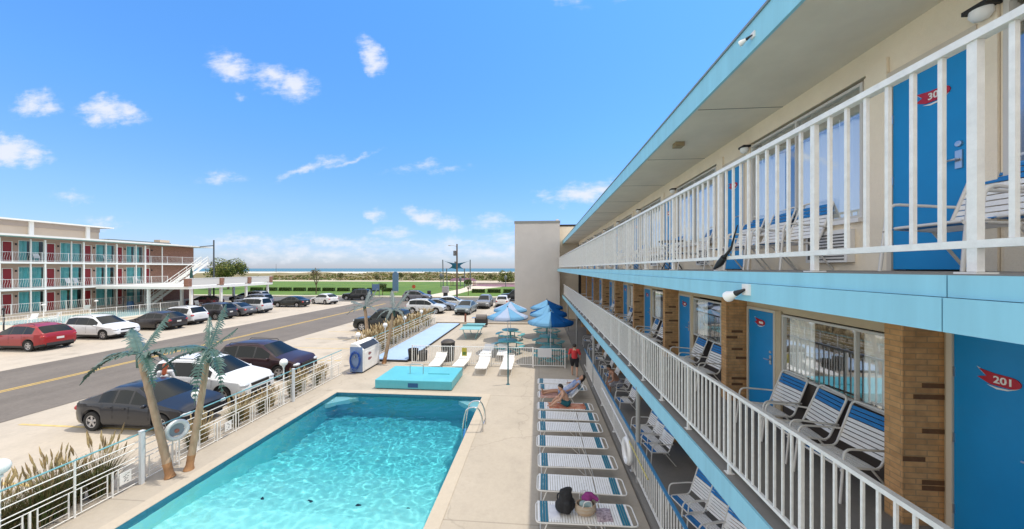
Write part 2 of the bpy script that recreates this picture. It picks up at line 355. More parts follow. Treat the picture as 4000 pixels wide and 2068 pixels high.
for i in range(3):
    a, b = ys[i], ys[i+1]; za, zz = zb(a), zb(b)
    mb.quad((PX0,a,za),(PX1,a,za),(PX1,b,zz),(PX0,b,zz),0)
    mb.quad((PX0,a,za),(PX0,b,zz),(PX0,b,-.27),(PX0,a,-.27)); mb.quad((PX1,b,zz),(PX1,a,za),(PX1,a,-.27),(PX1,b,-.27))
mb.quad((PX0,PY1,zb(PY1)),(PX1,PY1,zb(PY1)),(PX1,PY1,-.27),(PX0,PY1,-.27),0); mb.quad((PX0,PY0,-.95),(PX1,PY0,-.95),(PX1,PY0,-.27),(PX0,PY0,-.27))
mb.quad((PX0,PY0,-.27),(PX0,PY1,-.27),(PX0,PY1,-.19),(PX0,PY0,-.19),1); mb.quad((PX1,PY0,-.27),(PX1,PY1,-.27),(PX1,PY1,-.19),(PX1,PY0,-.19),1); mb.quad((PX0,PY1,-.27),(PX1,PY1,-.27),(PX1,PY1,-.19),(PX0,PY1,-.19),1)
mb.bx(PX0,PX0+.004,PY0,PY1,-.199,0,1); mb.bx(PX1-.004,PX1,PY0,PY1,-.199,0,1); mb.bx(PX0+.004,PX1-.004,PY1-.004,PY1,-.199,0,1)
m_ledge = M('pale_pool_ledge', (.40,.56,.57), .5)
# corner ledges and floor returns
for sx, x in ((1, PX0+.01), (-1, PX1-.01)):
    mb.add([(x,PY1-.01,-.36),(x+sx*.95,PY1-.01,-.36),(x,PY1-.8,-.36),(x,PY1-.01,-.75),(x+sx*.95,PY1-.01,-.75),(x,PY1-.8,-.75)],[(0,1,2),(3,5,4),(1,4,5,2)],2)
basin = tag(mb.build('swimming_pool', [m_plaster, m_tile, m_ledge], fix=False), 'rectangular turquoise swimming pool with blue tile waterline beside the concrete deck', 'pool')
basin.cycles.is_caustics_receiver = True
mb = MB()
for x in (-6.95, -5.7, -4.45, -3.2): mb.lathe([(0,.04),(.035,.035),(.05,0)], 12, (x, 7.9, zb(7.9)))
mb.build('floor_return', m_black, basin)
# water
def make_water():
    nx, ny = 190, 400; vs = []; fs = []
    X0, X1, Y0, Y1 = PX0-.06, PX1+.06, 2.5, PY1+.06
    W = nx+1
    for j in range(ny+1):
        for i in range(W):
            x = X0+(X1-X0)*i/nx; y = Y0+(Y1-Y0)*j/ny
            z = .014*noise.noise((x*1.1, y*1.3, 1.3))+.0125*noise.noise((x*2.9+5, y*3.4, 4.))+.0050*noise.noise((x*6.6, y*7.2, 7.))
            vs.append((x, y, -.075+z))
    for j in range(ny):
        for i in range(nx): fs.append((j*W+i, j*W+i+1, (j+1)*W+i+1, (j+1)*W+i))
    m = bpy.data.materials.new('pool_water'); m.use_nodes = True; nt = m.node_tree; nt.nodes.clear()
    out = nt.nodes.new('ShaderNodeOutputMaterial'); g = nt.nodes.new('ShaderNodeBsdfGlass'); g.inputs['IOR'].default_value = 1.33; g.inputs['Roughness'].default_value = 0
    g.inputs[0].default_value = (.78,.97,.98,1)
    nt.links.new(g.outputs[0], out.inputs[0])
    b = MB(); b.v = vs; b.f = fs; b.m = [0]*len(fs)
    b.quad((X0,PY0-.1,-.13),(X1,PY0-.1,-.13),(X1,2.5,-.13),(X0,2.5,-.13))
    o = struct('pool_water', b, m, smooth=180, fix=False); o.cycles.is_caustics_caster = True
make_water()

# lawns, paths, dunes, beach, sea
m_lawn = M('lawn_grass', (.055,.13,.012), .95, col2=(.115,.19,.022), vs=.12, bump=.5, bs=5)
m_path = paving('pale_path', (.56,.50,.41), crack=False)
mb = MB(); z = -.02
struct('kerb_far', MB().bx(-120,60,58.2,58.5,-.06,.12), m_path)
def lawn(name, poly): mb = MB(); mb.add([(x,y,-.03) for x,y in poly],[tuple(range(len(poly)))]); struct(name, mb, m_lawn, fix=False)
lawn('lawn_left', [(-120,58.6),(-22,58.6),(-20,84),(-22.5,112),(-30,128),(-120,128)])
lawn('lawn_right', [(-17,58.6),(60,58.6),(60,115),(-3,112),(-9,98),(-16,80)])
mb = MB(); mb.add([(x,y,-.034) for x,y in ((-22.2,58.5),(-16.8,58.5),(-15.8,80),(-8,100),(-2,114),(60,117),(60,120),(-3,119),(-22,116),(-32,131),(-120,131),(-120,127.8),(-30,127.8),(-22.3,112),(-19.9,84))],[tuple(range(15))])
struct('footpath', mb, m_path, fix=False)
mb = MB(); mb.add([(x,y,-.026) for x,y in ((-120,60.6),(-21.9,60.6),(-21.8,61.9),(-120,61.9))],[(0,1,2,3)]); mb.add([(x,y,-.026) for x,y in ((-16.9,60.6),(60,60.6),(60,61.9),(-16.8,61.9))],[(0,1,2,3)])
struct('pavement', mb, m_path, fix=False)
m_play = M('playground_rubber', (.20,.10,.13), .9, var=.15, vs=.3)
mb = MB(); mb.add([(-9+12*cos(a*pi/12), 104+9*sin(a*pi/12), -.022) for a in range(24)],[tuple(range(24))]); struct('playground_surface', mb, m_play, fix=False)
# dunes
m_dune = M('dune_earth', (.13,.12,.045), .95, col2=(.24,.19,.10), vs=.06, detail=8)
def make_dunes():
    mb = MB(); nx, ny = 220, 26; vs = []
    for j in range(ny+1):
        for i in range(nx+1):
            x = -300+600*i/nx; y = 140+170*j/ny
            t = j/ny; env = min(1, t*7)*min(1, (1-t)*9)
            z = -.07+env*(.75+1.3*noise.noise((x*.035,y*.03,2))+1.0*noise.noise((x*.11,y*.09,5))+.5*noise.noise((x*.3,y*.25,9)))
            vs.append((x,y,z))
    W = nx+1
    mb.add(vs,[(j*W+i,j*W+i+1,(j+1)*W+i+1,(j+1)*W+i) for j in range(ny) for i in range(nx)])
    struct('dunes', mb, m_dune, smooth=180, fix=False)
    # scrub that covers them: leaf tufts one cannot tell apart
    r = random.Random(3); mb = MB()
    for k in range(5200):
        x = r.uniform(-150,60); y = 142+165*r.random()**1.3
        t = (y-140)/170; env = min(1, t*7)*min(1,(1-t)*9)
        z = -.07+env*(.75+1.3*noise.noise((x*.035,y*.03,2))+1.0*noise.noise((x*.11,y*.09,5))+.5*noise.noise((x*.3,y*.25,9)))
        s = r.uniform(.3,.75); mi = 0 if noise.noise((x*.03,y*.03,8)) > -.1 else 1
        if r.random() < .2: mi = 2
        for q in range(4):
            a = r.uniform(0,2*pi); d = Vector((cos(a),sin(a),0)); c = Vector((x,y,z))+Vector((r.uniform(-s,s),r.uniform(-s,s),0))
            h = s*r.uniform(.5,1.1); w = s*.55
            mb.add([c-d*w, c+d*w, c+d*w*.5+Vector((r.uniform(-.3,.3),r.uniform(-.3,.3),h)), c-d*w*.6+Vector((r.uniform(-.3,.3),r.uniform(-.3,.3),h*.8))],[(0,1,2,3)],mi)
    g1 = M('scrub_green', (.10,.125,.028), .9); g2 = M('scrub_olive', (.19,.17,.05), .9); g3 = M('scrub_brown', (.25,.18,.10), .9)
    tag(mb.build('dune_scrub', [g1,g2,g3], fix=False), 'olive and brown scrub covering the dunes before the beach', 'scrub', kind='stuff')
make_dunes()
m_beach = M('beach_sand', (.58,.53,.43), .95, var=.05, vs=.02)
mb = MB(); mb.quad((-900,310,-.05),(900,310,-.05),(900,500,-.05),(-900,500,-.05)); struct('beach', mb, m_beach, fix=False)
def make_sea():
    m = M('sea_water', (.055,.15,.21), .45, col2=(.09,.20,.255), vs=.012, stretch=(.25,1,1)); m.node_tree.nodes['Principled BSDF'].inputs['Specular IOR Level'].default_value = .06
    mb = MB(); mb.quad((-9000,500,-.03),(9000,500,-.03),(9000,14000,-.03),(-9000,14000,-.03)); struct('sea', mb, m, fix=False)
    f = M('surf_foam', (.75,.77,.76), .8)
    mb = MB(); r = random.Random(5)
    for k in range(40):
        x = r.uniform(-700,300); l = r.uniform(30,120); y = r.uniform(503,560); w = r.uniform(1,2.5)
        mb.quad((x,y,-.02),(x+l,y+r.uniform(-3,3),-.02),(x+l,y+w,-.02),(x,y+w,-.02))
    struct('surf', mb, f, fix=False)
make_sea()
# ================================================================ RIGHT MOTEL (our building)
Z3, Z2, ZG = 5.195, 2.60, .10
PITCH, BAYS, YEND = 3.23, 10, 33.6
m_brick = brick('tan_brick', (.60,.335,.145), (.49,.26,.105), (.40,.25,.125), bw=.21, bh=.058)
m_brick_dk = M('dark_brick', (.15,.07,.03), .9, var=.2, vs=20)
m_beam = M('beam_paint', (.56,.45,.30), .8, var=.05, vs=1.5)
motel = thing('motel_building', 'three storey cream motel with pale blue balcony edges along the pool', 'motel', (4.1, 0, 0))
def mpart(mb, name, m, **k):
    mb.xform(Matrix.Translation((-4.1,0,0))); return mb.build(name, m, motel, **k)
Y0 = -2.0
# slabs, fascias, soffits
mb = MB(); mb.bx(2.25,14,Y0,YEND,-.2,ZG); mpart(mb, 'walkway_floor', m_deck_grey)
mb = MB(); mb.bx(2.352,14,Y0,YEND,Z2-.20,Z2); mpart(mb, 'balcony_floor', m_deck_grey)
mb = MB(); mb.bx(1.862,14,Y0,YEND,Z3-.20,Z3); mpart(mb, 'balcony_floor', m_deck_grey)
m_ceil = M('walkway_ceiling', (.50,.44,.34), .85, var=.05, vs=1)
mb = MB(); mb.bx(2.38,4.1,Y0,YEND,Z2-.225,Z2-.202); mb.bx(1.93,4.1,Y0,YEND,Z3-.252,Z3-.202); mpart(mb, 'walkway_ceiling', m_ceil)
mb = MB(); mb.bx(2.318,2.35,Y0,YEND,Z2-.29,Z2-.004); mpart(mb, 'blue_fascia', m_blue_trim)
def fascia_rows():
    mb = MB(); y = Y0; r = random.Random(2)
    while y < YEND:
        y2 = min(YEND, y+3.66); mb.bx(1.835,1.86,y+.003,y2-.003,Z3-.105,Z3-.006); mb.bx(1.815,1.858,y+.003,y2-.003,Z3-.262,Z3-.108); y = y2
    mpart(mb, 'blue_fascia', m_blue_trim)
fascia_rows()
ZS = 7.72
mb = MB(); mb.bx(2.47,14,Y0,YEND+3,ZS,ZS+.06); mpart(mb, 'soffit', m_soffit)
mb = MB()
for k in range(13):
    y = .6+k*2.44; mb.bx(2.50,3.76,y,y+.012,ZS-.004,ZS-.0005)
mpart(mb, 'soffit_joint', M('soffit_joint_dark', (.16,.15,.13), .9))  # thin dark strips along the soffit joints
mb = MB(); mb.bx(2.43,2.468,Y0,YEND+3,ZS-.01,ZS+.32); mb.bx(2.41,2.50,Y0,YEND+3,ZS+.322,ZS+.35,1); mpart(mb, 'roof_fascia', [m_blue_trim, M('drip_edge', (.22,.26,.27), .5)])
mb = MB(); mb.bx(2.505,14,Y0,YEND+3,ZS+.062,ZS+.345); mpart(mb, 'roof', M('roof_gravel', (.33,.31,.28), .95))
# walls of each floor: openings left for doors and windows
rr = random.Random(11)
def wall_floor(Xw, z0, z1, ybase, lower):
    """ybase: Y of the near edge of the first door; one bay = door, trim, window, (pier)"""
    mb = MB(); T = .16
    for i in range(-1, BAYS):
        y = ybase+PITCH*i
        if y+PITCH > YEND: break
        dw, dh = (.69, 1.83) if lower else (.64, 2.06)
        if lower and i == 0 and z0 > 1: dh = 2.16
        wt = 1.86 if lower else 2.22
        ws = .85 if lower else .60
        if lower:   # order by rising Y: door [y, y+.69], pier, window
            d0, d1 = y, y+dw; p0, p1 = y+.78, y+.96; w0, w1 = y+1.0, y+3.05
        else:       # door, pilaster, window
            d0, d1 = y, y+dw; p0, p1 = y+.66, y+.95; w0, w1 = y+.98, y+3.03
        mb.bx(Xw,Xw+T,y-.2,y+PITCH-.2,z0+max(dh,wt)+.03,z1)
        if wt < dh: mb.bx(Xw,Xw+T,d1+.06,y+PITCH-.2,z0+wt,z0+dh+.03)
        else: mb.bx(Xw,Xw+T,d0-.06,d1+.06,z0+dh+.03,z0+wt+.03)
        mb.bx(Xw-.02,Xw+T,y-.175,d0-.05,z0,z0+max(dh,wt)+.03)           # wall before door
        mb.bx(Xw,Xw+T,d1+.05,w0-.005,z0,z0+wt-.001)
        if lower: pn = MB(); pn.bx(Xw+.01,Xw+T,w0-.004,w1+.004,z0,z0+ws); mpart(pn, 'window_apron', M('apron_brown', (.07,.055,.045), .7) if 'apron_brown' not in MATS else MATS['apron_brown'])
        if not lower: mb.bx(Xw,Xw+T,w0-.004,w1+.004,z0,z0+ws); mb.bx(Xw-.03,Xw-.001,p0+.03,p1-.03,z0,z0+2.3)
        mb.bx(Xw,Xw+T,w1+.005,y+PITCH-.18,z0,z0+wt-.001)
        if lower:
            brk = MB(); zt = z0+2.05 if z0 > 1 else z0+2.1; brk.bx(Xw-.39,Xw-.002,p0,p1,z0,zt)
            if z0 > 1 and i < 6:      # dark bricks set slightly proud
                for k in range(6):
                    z = z0+.18+.058*(4*k+rr.randint(0,3)); x = Xw-.39+rr.choice((.0,.10,.18)); brk.bx(x,min(Xw-.003,x+rr.choice((.21,.29))),p0-.004,p0-.0005,z+.005,z+.052,1)
            mpart(brk, 'brick_pier', [m_brick, m_brick_dk])
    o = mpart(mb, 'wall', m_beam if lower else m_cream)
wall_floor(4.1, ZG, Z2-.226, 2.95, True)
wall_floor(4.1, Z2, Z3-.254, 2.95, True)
wall_floor(3.76, Z3, ZS, 3.22, False)
# building core behind
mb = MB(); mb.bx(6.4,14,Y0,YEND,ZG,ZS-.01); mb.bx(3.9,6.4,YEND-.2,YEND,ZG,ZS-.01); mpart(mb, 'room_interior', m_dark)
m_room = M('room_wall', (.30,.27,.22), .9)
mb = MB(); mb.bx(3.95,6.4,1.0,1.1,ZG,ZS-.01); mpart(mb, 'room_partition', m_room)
for i in range(9):
    for x, y, z0_, z1_ in ((4.28,2.95+.80,Z2+.001,Z3-.26),(3.93,3.22+.70,Z3+.001,ZS-.01)): mb = MB(); mb.bx(x,6.4,y+PITCH*i,y+PITCH*i+.1,z0_,z1_); mpart(mb, 'room_partition', m_room)
# ---- doors
def text_mesh(txt, size, thick=.003):
    cu = bpy.data.curves.new('t', 'FONT'); cu.body = txt; cu.size = size; cu.align_x = 'CENTER'; cu.align_y = 'CENTER'; cu.extrude = thick; cu.offset = .0018; cu.resolution_u = 3
    o = bpy.data.objects.new('t', cu); COL.objects.link(o); dg = bpy.context.evaluated_depsgraph_get(); me = bpy.data.meshes.new_from_object(o.evaluated_get(dg))
    vs = [tuple(v.co) for v in me.vertices]; fs = [tuple(p.vertices) for p in me.polygons]
    bpy.data.objects.remove(o); bpy.data.curves.remove(cu); bpy.data.meshes.remove(me); return vs, fs
def plaque_mb(txt):
    mb = MB(); pts = []
    for k in range(17):
        a = -pi*.5+pi*k/16; pts.append((.06+.075*cos(a), .052*sin(a)))
    pts += [(-.03,.055),(-.14,.075),(-.085,.018),(-.15,-.005),(-.06,-.05)]
    mb.prism(pts, 0, .008, 0)
    sw = [(-.085,-.058),(-.02,-.066),(.06,-.062),(.125,-.030),(.10,-.048),(.05,-.075),(-.02,-.082)]
    mb.prism(sw, 0, .006, 1)
    tl = [(-.155,.088),(-.135,.078),(-.08,.022),(-.10,.028)]; mb.prism(tl, 0, .006, 1)
    if txt:
        vs, fs = text_mesh(txt, .088); mb.add([(x+.028,y,z+.009) for x,y,z in vs], fs, 1)
    else: mb.bx(-.02,.09,-.02,.02,.008,.010,1)
    # local plane -> wall facing -X : x_local -> -Y, y -> Z, z -> -X
    mb.xform(Matrix(((0,0,-1,0),(-1,0,0,0),(0,1,0,0),(0,0,0,1)))); return mb
m_plaqw = M('plaque_white', (.80,.78,.74), .5)
def make_door(w, h, txt):
    mb = MB(); mb.bx(-.012,.03,0,w,.015,h)
    d = mb.build('door', m_door, motel)
    fr = MB(); fr.bx(-.03,.05,-.05,-.004,0,h+.055); fr.bx(-.03,.05,w+.004,w+.05,0,h+.055); fr.bx(-.03,.05,-.003,w+.003,h+.006,h+.055); fr.build('door_frame', M('door_frame_paint', (.62,.55,.45), .6) if 'door_frame_paint' not in MATS else MATS['door_frame_paint'], d)
    hd = MB(); hd.ob((-.02,.075,1.0),(.012,.05,.16)); hd.tube([(-.03,.075,1.0),(-.055,.075,1.0),(-.06,.10,1.0),(-.06,.19,.995)],.010,8); hd.lathe([(0,-.012),(.025,-.01),(.027,.02)],10,(-.02,.075,1.14),axis='X'); hd.build('handle', m_steel, d)
    hg = MB()
    for z in (.25,.95,1.6): hg.ob((-.016,w+.004,z),(.02,.025,.09))
    hg.build('hinge', m_steel, d)
    p = plaque_mb(txt).build('number_plaque', [m_red, m_plaqw], d); p.location = (-.013, w*.43 if txt == '301' else w*.52, 1.67 if txt == '301' else 1.62)
    return d
def place_part(o, x, y, z): o.location = (x-4.1, y, z)
d201 = make_door(.69, 2.16, '201'); place_part(d201, 4.1, 2.95, Z2)
d301 = make_door(.64, 2.06, '301'); place_part(d301, 3.76, 3.22, Z3)
dl = make_door(.69, 1.83, ''); place_part(dl, 4.1, 2.95+PITCH, Z2)
du = make_door(.64, 2.06, ''); place_part(du, 3.76, 3.22+PITCH, Z3)
for i in range(2, 9):
    for src, x, y, z in ((dl,4.1,2.95,Z2),(du,3.76,3.22,Z3)): place_part(copy_tree(src, motel), x, y+PITCH*i, z)
for i in range(0, 9): place_part(copy_tree(dl, motel), 4.1, 2.95+PITCH*i, ZG)
# ---- windows
m_curt_up = M('pale_curtain', (.78,.80,.79), .95, var=.05, vs=5, stretch=(1,1,.1))
def curtain(mb, y0, y1, z0, z1, x, amp=.025, per=.09):
    n = max(4, int((y1-y0)/(per/5))); vs = []
    for i in range(n+1):
        y = y0+(y1-y0)*i/n; xx = x+amp*sin(2*pi*(y-y0)/per)+.006*sin(17*y)
        vs += [(xx,y,z0),(xx,y,z1)]
    mb.add(vs,[(2*i,2*i+2,2*i+3,2*i+1) for i in range(n)])
def make_window(w, z0, z1, style):
    fr = MB(); t = .035
    fr.bx(-.01,.05,0,t,z0,z1); fr.bx(-.01,.05,w-t,w,z0,z1); fr.bx(-.01,.05,t,w-t,z1-t,z1); fr.bx(-.01,.05,t,w-t,z0,z0+t)
    for f in ((.5,) if style == 'up' else (.36,)): fr.bx(-.005,.04,w*f-.014,w*f+.014,z0+t,z1-t)
    o = fr.build('window', MATS.get('window_frame_paint') or M('window_frame_paint', (.60,.58,.54), .5), motel)
    g = MB(); g.quad((.02,t,z0+t),(.02,w-t,z0+t),(.02,w-t,z1-t),(.02,t,z1-t)); g.build('pane', m_glass, o, fix=False)
    c = MB()
    if style == 'up':
        curtain(c, .05, w*.50, z0+.02, z1-.28, .085); curtain(c, w*.66, w-.05, z0+.02, z1-.28, .085)
        c.build('curtain', m_curt_up, o, smooth=180, fix=False)
        c = MB(); curtain(c, .05, w-.05, z1-.36, z1-.03, .06, .018, .16); c.build('valance', MATS.get('valance_cloth') or M('valance_cloth', (.34,.32,.28), .9, var=.3, vs=12), o, smooth=180, fix=False)
        s = MB(); s.bx(-.055,.02,0,w,z0-.05,z0-.003); s.build('sill', m_white, o)
        # air conditioner / sliding vent below
    else:
        curtain(c, .05, w*.35, z0+.04, z1-.05, .075, .02, .16); curtain(c, w*.72, w-.05, z0+.04, z1-.05, .075, .022, .10)
        c.build('curtain', m_curtain, o, smooth=180, fix=False)
    return o
wl = make_window(2.05, .87, 1.84, 'low'); place_part(wl, 4.1, 2.95+1.0, Z2)
wu = make_window(2.05, .62, 2.20, 'up'); place_part(wu, 3.76, 3.22+.98, Z3)
for i in [-1]+list(range(1, 9)): place_part(copy_tree(wl, motel), 4.1, 3.95+PITCH*i, Z2); place_part(copy_tree(wu, motel), 3.76, 4.20+PITCH*i, Z3)
for i in range(-1, 9): place_part(copy_tree(wl, motel), 4.1, 3.95+PITCH*i, ZG)
# through-wall air conditioners below the upper windows
def make_ac():
    mb = MB(); mb.bx(-.09,-.002,0,.62,.10,.50); o = mb.build('air_conditioner', m_white, motel)
    g = MB()
    for k in range(9): g.bx(-.098,-.091,.04,.40,.13+.038*k,.145+.038*k)
    g.bx(-.095,-.091,.44,.58,.14,.46); g.build('grille', MATS.get('grey_grille') or M('grey_grille', (.10,.10,.10), .6), o); return o
ac = make_ac(); place_part(ac, 3.76, 4.30, Z3)
for i in range(1, 9): place_part(copy_tree(ac, motel), 3.76, 4.30+PITCH*i, Z3)
# porch lamps over the doors
def make_porch():
    mb = MB(); mb.ob((-.07,0,.06),(.13,.16,.035)); o = mb.build('porch_lamp', m_black, motel); g = MB(); g.lathe([(0,-.045),(.045,-.038),(.068,0),(.065,.042)],14,(-.075,0,0)); g.build('lamp_shade', m_globe, o, smooth=60); return o
pl = make_porch(); place_part(pl, 3.76, 3.10, Z3+2.145)
for i in range(1, 9): place_part(copy_tree(pl, motel), 3.76, 3.10+PITCH*i, Z3+2.145)
# beige junction box under the soffit
mb = MB(); mb.ob((2.77,6.9,ZS-.045),(.17,.17,.08)); mpart(mb, 'junction_box', M('tan_box', (.30,.23,.13), .7))
# pipe columns of the ground floor
col0 = MB().tube([(0,0,0),(0,0,2.28)],.055,12).build('column', M('column_grey', (.30,.30,.29), .5), motel); place_part(col0, 2.36, 8.2-6.5, ZG)
for i in (1,2,3,4): place_part(copy_tree(col0, motel), 2.36, 1.7+6.5*i, ZG)
# ---- end tower
tw = thing('stair_tower', 'tall windowless off white stucco tower at the far end of the motel', 'tower', (0,33.7,0))
mb = MB(); mb.bx(-2.45,2.07,0,4.5,0,9.75); mb.build('wall', m_offwhite, tw)
mb = MB(); mb.bx(-2.50,2.12,-.05,4.55,9.752,10.0); mb.build('parapet_cap', M('cap_grey', (.22,.23,.22), .6), tw)
mb = MB(); mb.bx(2.075,8,1.2,5.5,0,9.55); mb.bx(2.075,8,1.15,5.55,9.552,9.75,1); mb.build('rear_wing', [m_cream, m_dark], tw)
mb = MB(); mb.lathe([(.0,.22),(.16,.2),(.18,0)],12,(1.85,.5,10.0)); mb.build('roof_vent', m_steel, tw)

# ================================================================ BALCONY RAILINGS
def railing(name, label, X, z, ys, h, y_end, pick=.1235, mat=None, top_mat=None):
    """ys: Y of the posts. Parts: top rail, bottom rail, each post, pickets bay by bay"""
    mat = mat or m_white_rail
    t = thing(name, label, 'railing', (X, ys[0], z)); y0 = ys[0]
    mb = MB(); mb.bx(-.026,.026,-1.0,y_end-y0,h-.036,h); mb.build('top_rail', top_mat or mat, t)
    mb = MB(); mb.bx(-.018,.018,-1.0,y_end-y0,.115,.150); mb.build('bottom_rail', mat, t)
    post = MB().bx(-.016,.016,-.018,.018,.010,h-.037).bx(-.045,.045,-.04,.04,0,.008).build('post', mat, t)
    for k, y in enumerate(ys):
        o = post if k == 0 else copy_tree(post, t); o.location = (0, y-y0, 0)
        b = ys[k+1] if k+1 < len(ys) else None
        if b is None: break
        n = max(2, round((b-y)/pick)); mb = MB()
        for q in range(1, n):
            yy = y-y0+(b-y)*q/n; mb.bx(-.0095,.0095,yy-.0095,yy+.0095,.151,h-.037)
        mb.build('picket_panel', mat, t)
    return t
railing('balcony_railing', 'white picket railing along the top floor balcony', 1.935, Z3, [.43,1.646,2.516]+[3.75+1.25*i for i in range(24)], 1.07, 33.5)
railing('balcony_railing', 'white picket railing along the middle floor balcony', 2.43, Z2, [.95,2.13]+[3.31+1.18*i for i in range(26)], 1.07, 33.5)
railing('walkway_railing', 'white picket railing with blue top rail along the ground floor walkway', 2.34, ZG, [2.6+2.02*i for i in range(8)], .98, 17.5, top_mat=M('blue_rail_paint', (.05,.22,.42), .4))
# ================================================================ STRAP CHAIRS
def rounded(pts, r=.05, n=3):
    pts = [Vector(p) for p in pts]; out = [pts[0]]
    for i in range(1, len(pts)-1):
        a, b, c = pts[i-1], pts[i], pts[i+1]; u = (a-b); v = (c-b); k = min(r, u.length*.45, v.length*.45)
        p, q = b+u.normalized()*k, b+v.normalized()*k
        for j in range(n+1):
            t = j/n; out.append(p*(1-t)**2+b*2*t*(1-t)+q*t*t)
    return out+[pts[-1]]
def strap_row(mb, p0, p1, n, width, mats, th=.006):
    """n straps across X between x=-w/2..w/2 laid from p0 to p1 (y,z); sagging a little"""
    d = Vector((p1[0]-p0[0], p1[1]-p0[1])); s = d/n; sw = s*.80
    nrm = Vector((-d.y, d.x)).normalized()*th
    for i in range(n):
        a = Vector(p0)+s*i; b = a+sw; xs = (-1,-.5,0,.5,1); vs = []
        for x in xs:
            sg = nrm*(-1.6*(1-x*x)*.6); X = x*width/2
            vs += [(X,a.x+sg.x,a.y+sg.y),(X,b.x+sg.x,b.y+sg.y),(X,b.x+sg.x+nrm.x,b.y+sg.y+nrm.y),(X,a.x+sg.x+nrm.x,a.y+sg.y+nrm.y)]
        fs = []
        for k in range(4):
            for j in range(4): fs.append((4*k+j,4*k+4+j,4*k+4+(j+1)%4,4*k+(j+1)%4))
        fs += [(3,2,1,0),(16,17,18,19)]; mb.add(vs, fs, mats[i])
def make_chair(blue):
    t = thing('strap_chair', 'x', 'chair')
    for sx in (-1, 1):
        fr = MB(); x = .285*sx
        fr.tube(rounded([(x*1.04,.31,0),(x,.25,.60),(x,-.20,.57),(x*.93,-.315,.56)],.09,4), .0135, 7)
        fr.tube([(x*1.02,.292,.36),(x*.9,.25,.36)], .012, 6)
        fr.build('arm_frame', m_frame, t, smooth=60)
    fr = MB()
    fr.tube(rounded([(-.255,.26,.375),(-.255,-.20,.345),(-.255,-.43,.93),(.255,-.43,.93),(.255,-.20,.345),(.255,.26,.375),(-.255,.26,.375)],.075,4), .0135, 7)
    fr.build('back_frame', m_frame, t, smooth=60)
    for sx in (-1, 1):
        lg = MB(); x = .262*sx; lg.tube([(x,-.09,.35),(x*1.08,-.39,0)], .0125, 7); lg.build('rear_leg', m_frame, t, smooth=60)
    s = MB(); strap_row(s, (.265,.372), (-.19,.342), 8, .53, [1,1,1,0,0,0,0,0] if blue else [1,0,0,0,0,0,0,1]); s.build('seat', [m_strap_w, m_strap_b], t)
    s = MB(); strap_row(s, (-.235,.43), (-.415,.88), 9, .53, [0,0,0,0,0,0,1,1,1] if blue else [0]*7+[1,1]); s.build('backrest', [m_strap_w, m_strap_b], t)
    return t
chair_a = make_chair(True)
first_chair = [True]
def put_chair(x, y, z, rz, label, group):
    if first_chair[0]:
        first_chair[0] = False; chair_a.location = (x,y,z); chair_a.rotation_euler = (0,0,rz); tag(chair_a, label, None, group); return chair_a
    return dup(chair_a, (x,y,z), rz, label, group)
ORD = ['first','second','third','fourth','fifth','sixth','seventh','eighth','ninth','tenth','eleventh','twelfth']
gm = 'strap chairs along the middle balcony'; gt = 'strap chairs along the top balcony'; gg = 'strap chairs along the ground walkway'
put_chair(3.62, 4.33, Z2, R(96), 'blue banded strap chair nearest the tan brick pier beside door 201', gm)
put_chair(3.64, 5.02, Z2, R(84), 'blue banded strap chair in the middle of the three under the near curtained window', gm)
put_chair(3.66, 5.68, Z2, R(92), 'blue banded strap chair farthest from door 201 among the three under its window', gm)
for k, (y, a) in enumerate(((7.75,96),(8.62,88),(10.95,93),(11.75,85),(14.1,92),(14.9,88),(17.3,95),(18.2,90),(20.6,88),(21.3,94),(24.0,90),(27.0,90))):
    put_chair(3.62, y, Z2, R(a), f'blue banded strap chair on the middle balcony, {ORD[k]} beyond the second brick pier', gm)
put_chair(3.38, 2.98, Z3, R(90), 'large strap chair on the top balcony in front of the blue door 301', gt)
put_chair(3.34, 2.30, Z3, R(96), 'strap chair on the top balcony at the edge of the photo beside door 301', gt)
for k, (y, a) in enumerate(((4.85,94),(5.50,86),(6.15,93),(7.75,80),(9.3,95),(10.2,88),(12.3,90),(13.1,84),(15.6,92),(16.5,90),(18.8,95),(19.7,88))):
    put_chair(3.36, y, Z3, R(a), f'blue banded strap chair on the top balcony, {ORD[k]} beyond the blue door 301', gt)
for k, (y, a, x) in enumerate(((5.95,112,3.15),(6.5,108,3.1),(7.05,106,3.05),(9.15,100,3.1),(9.65,104,3.12),(10.2,100,3.12),(12.35,95,3.1),(15.2,92,3.2),(16.4,88,3.2),(18.0,90,3.2),(20.0,92,3.2),(22.4,90,3.2))):
    put_chair(x, y, ZG, R(a), f'strap chair on the ground walkway, {ORD[k]} going from the photo bottom to the tower', gg)
# black patio set on the top balcony
bt = thing('patio_table', 'black metal patio table behind the top balcony railing', 'table', (3.25, 8.55, Z3))
MB().lathe([(0,.70),(.30,.70),(.30,.675),(0,.675)],18).build('tabletop', m_black, bt)
for k in range(3):
    a = 2*pi*k/3; MB().tube([(.26*cos(a),.26*sin(a),.675),(.05*cos(a),.05*sin(a),.35),(.27*cos(a),.27*sin(a),0)],.012,6).build('leg', m_black, bt)

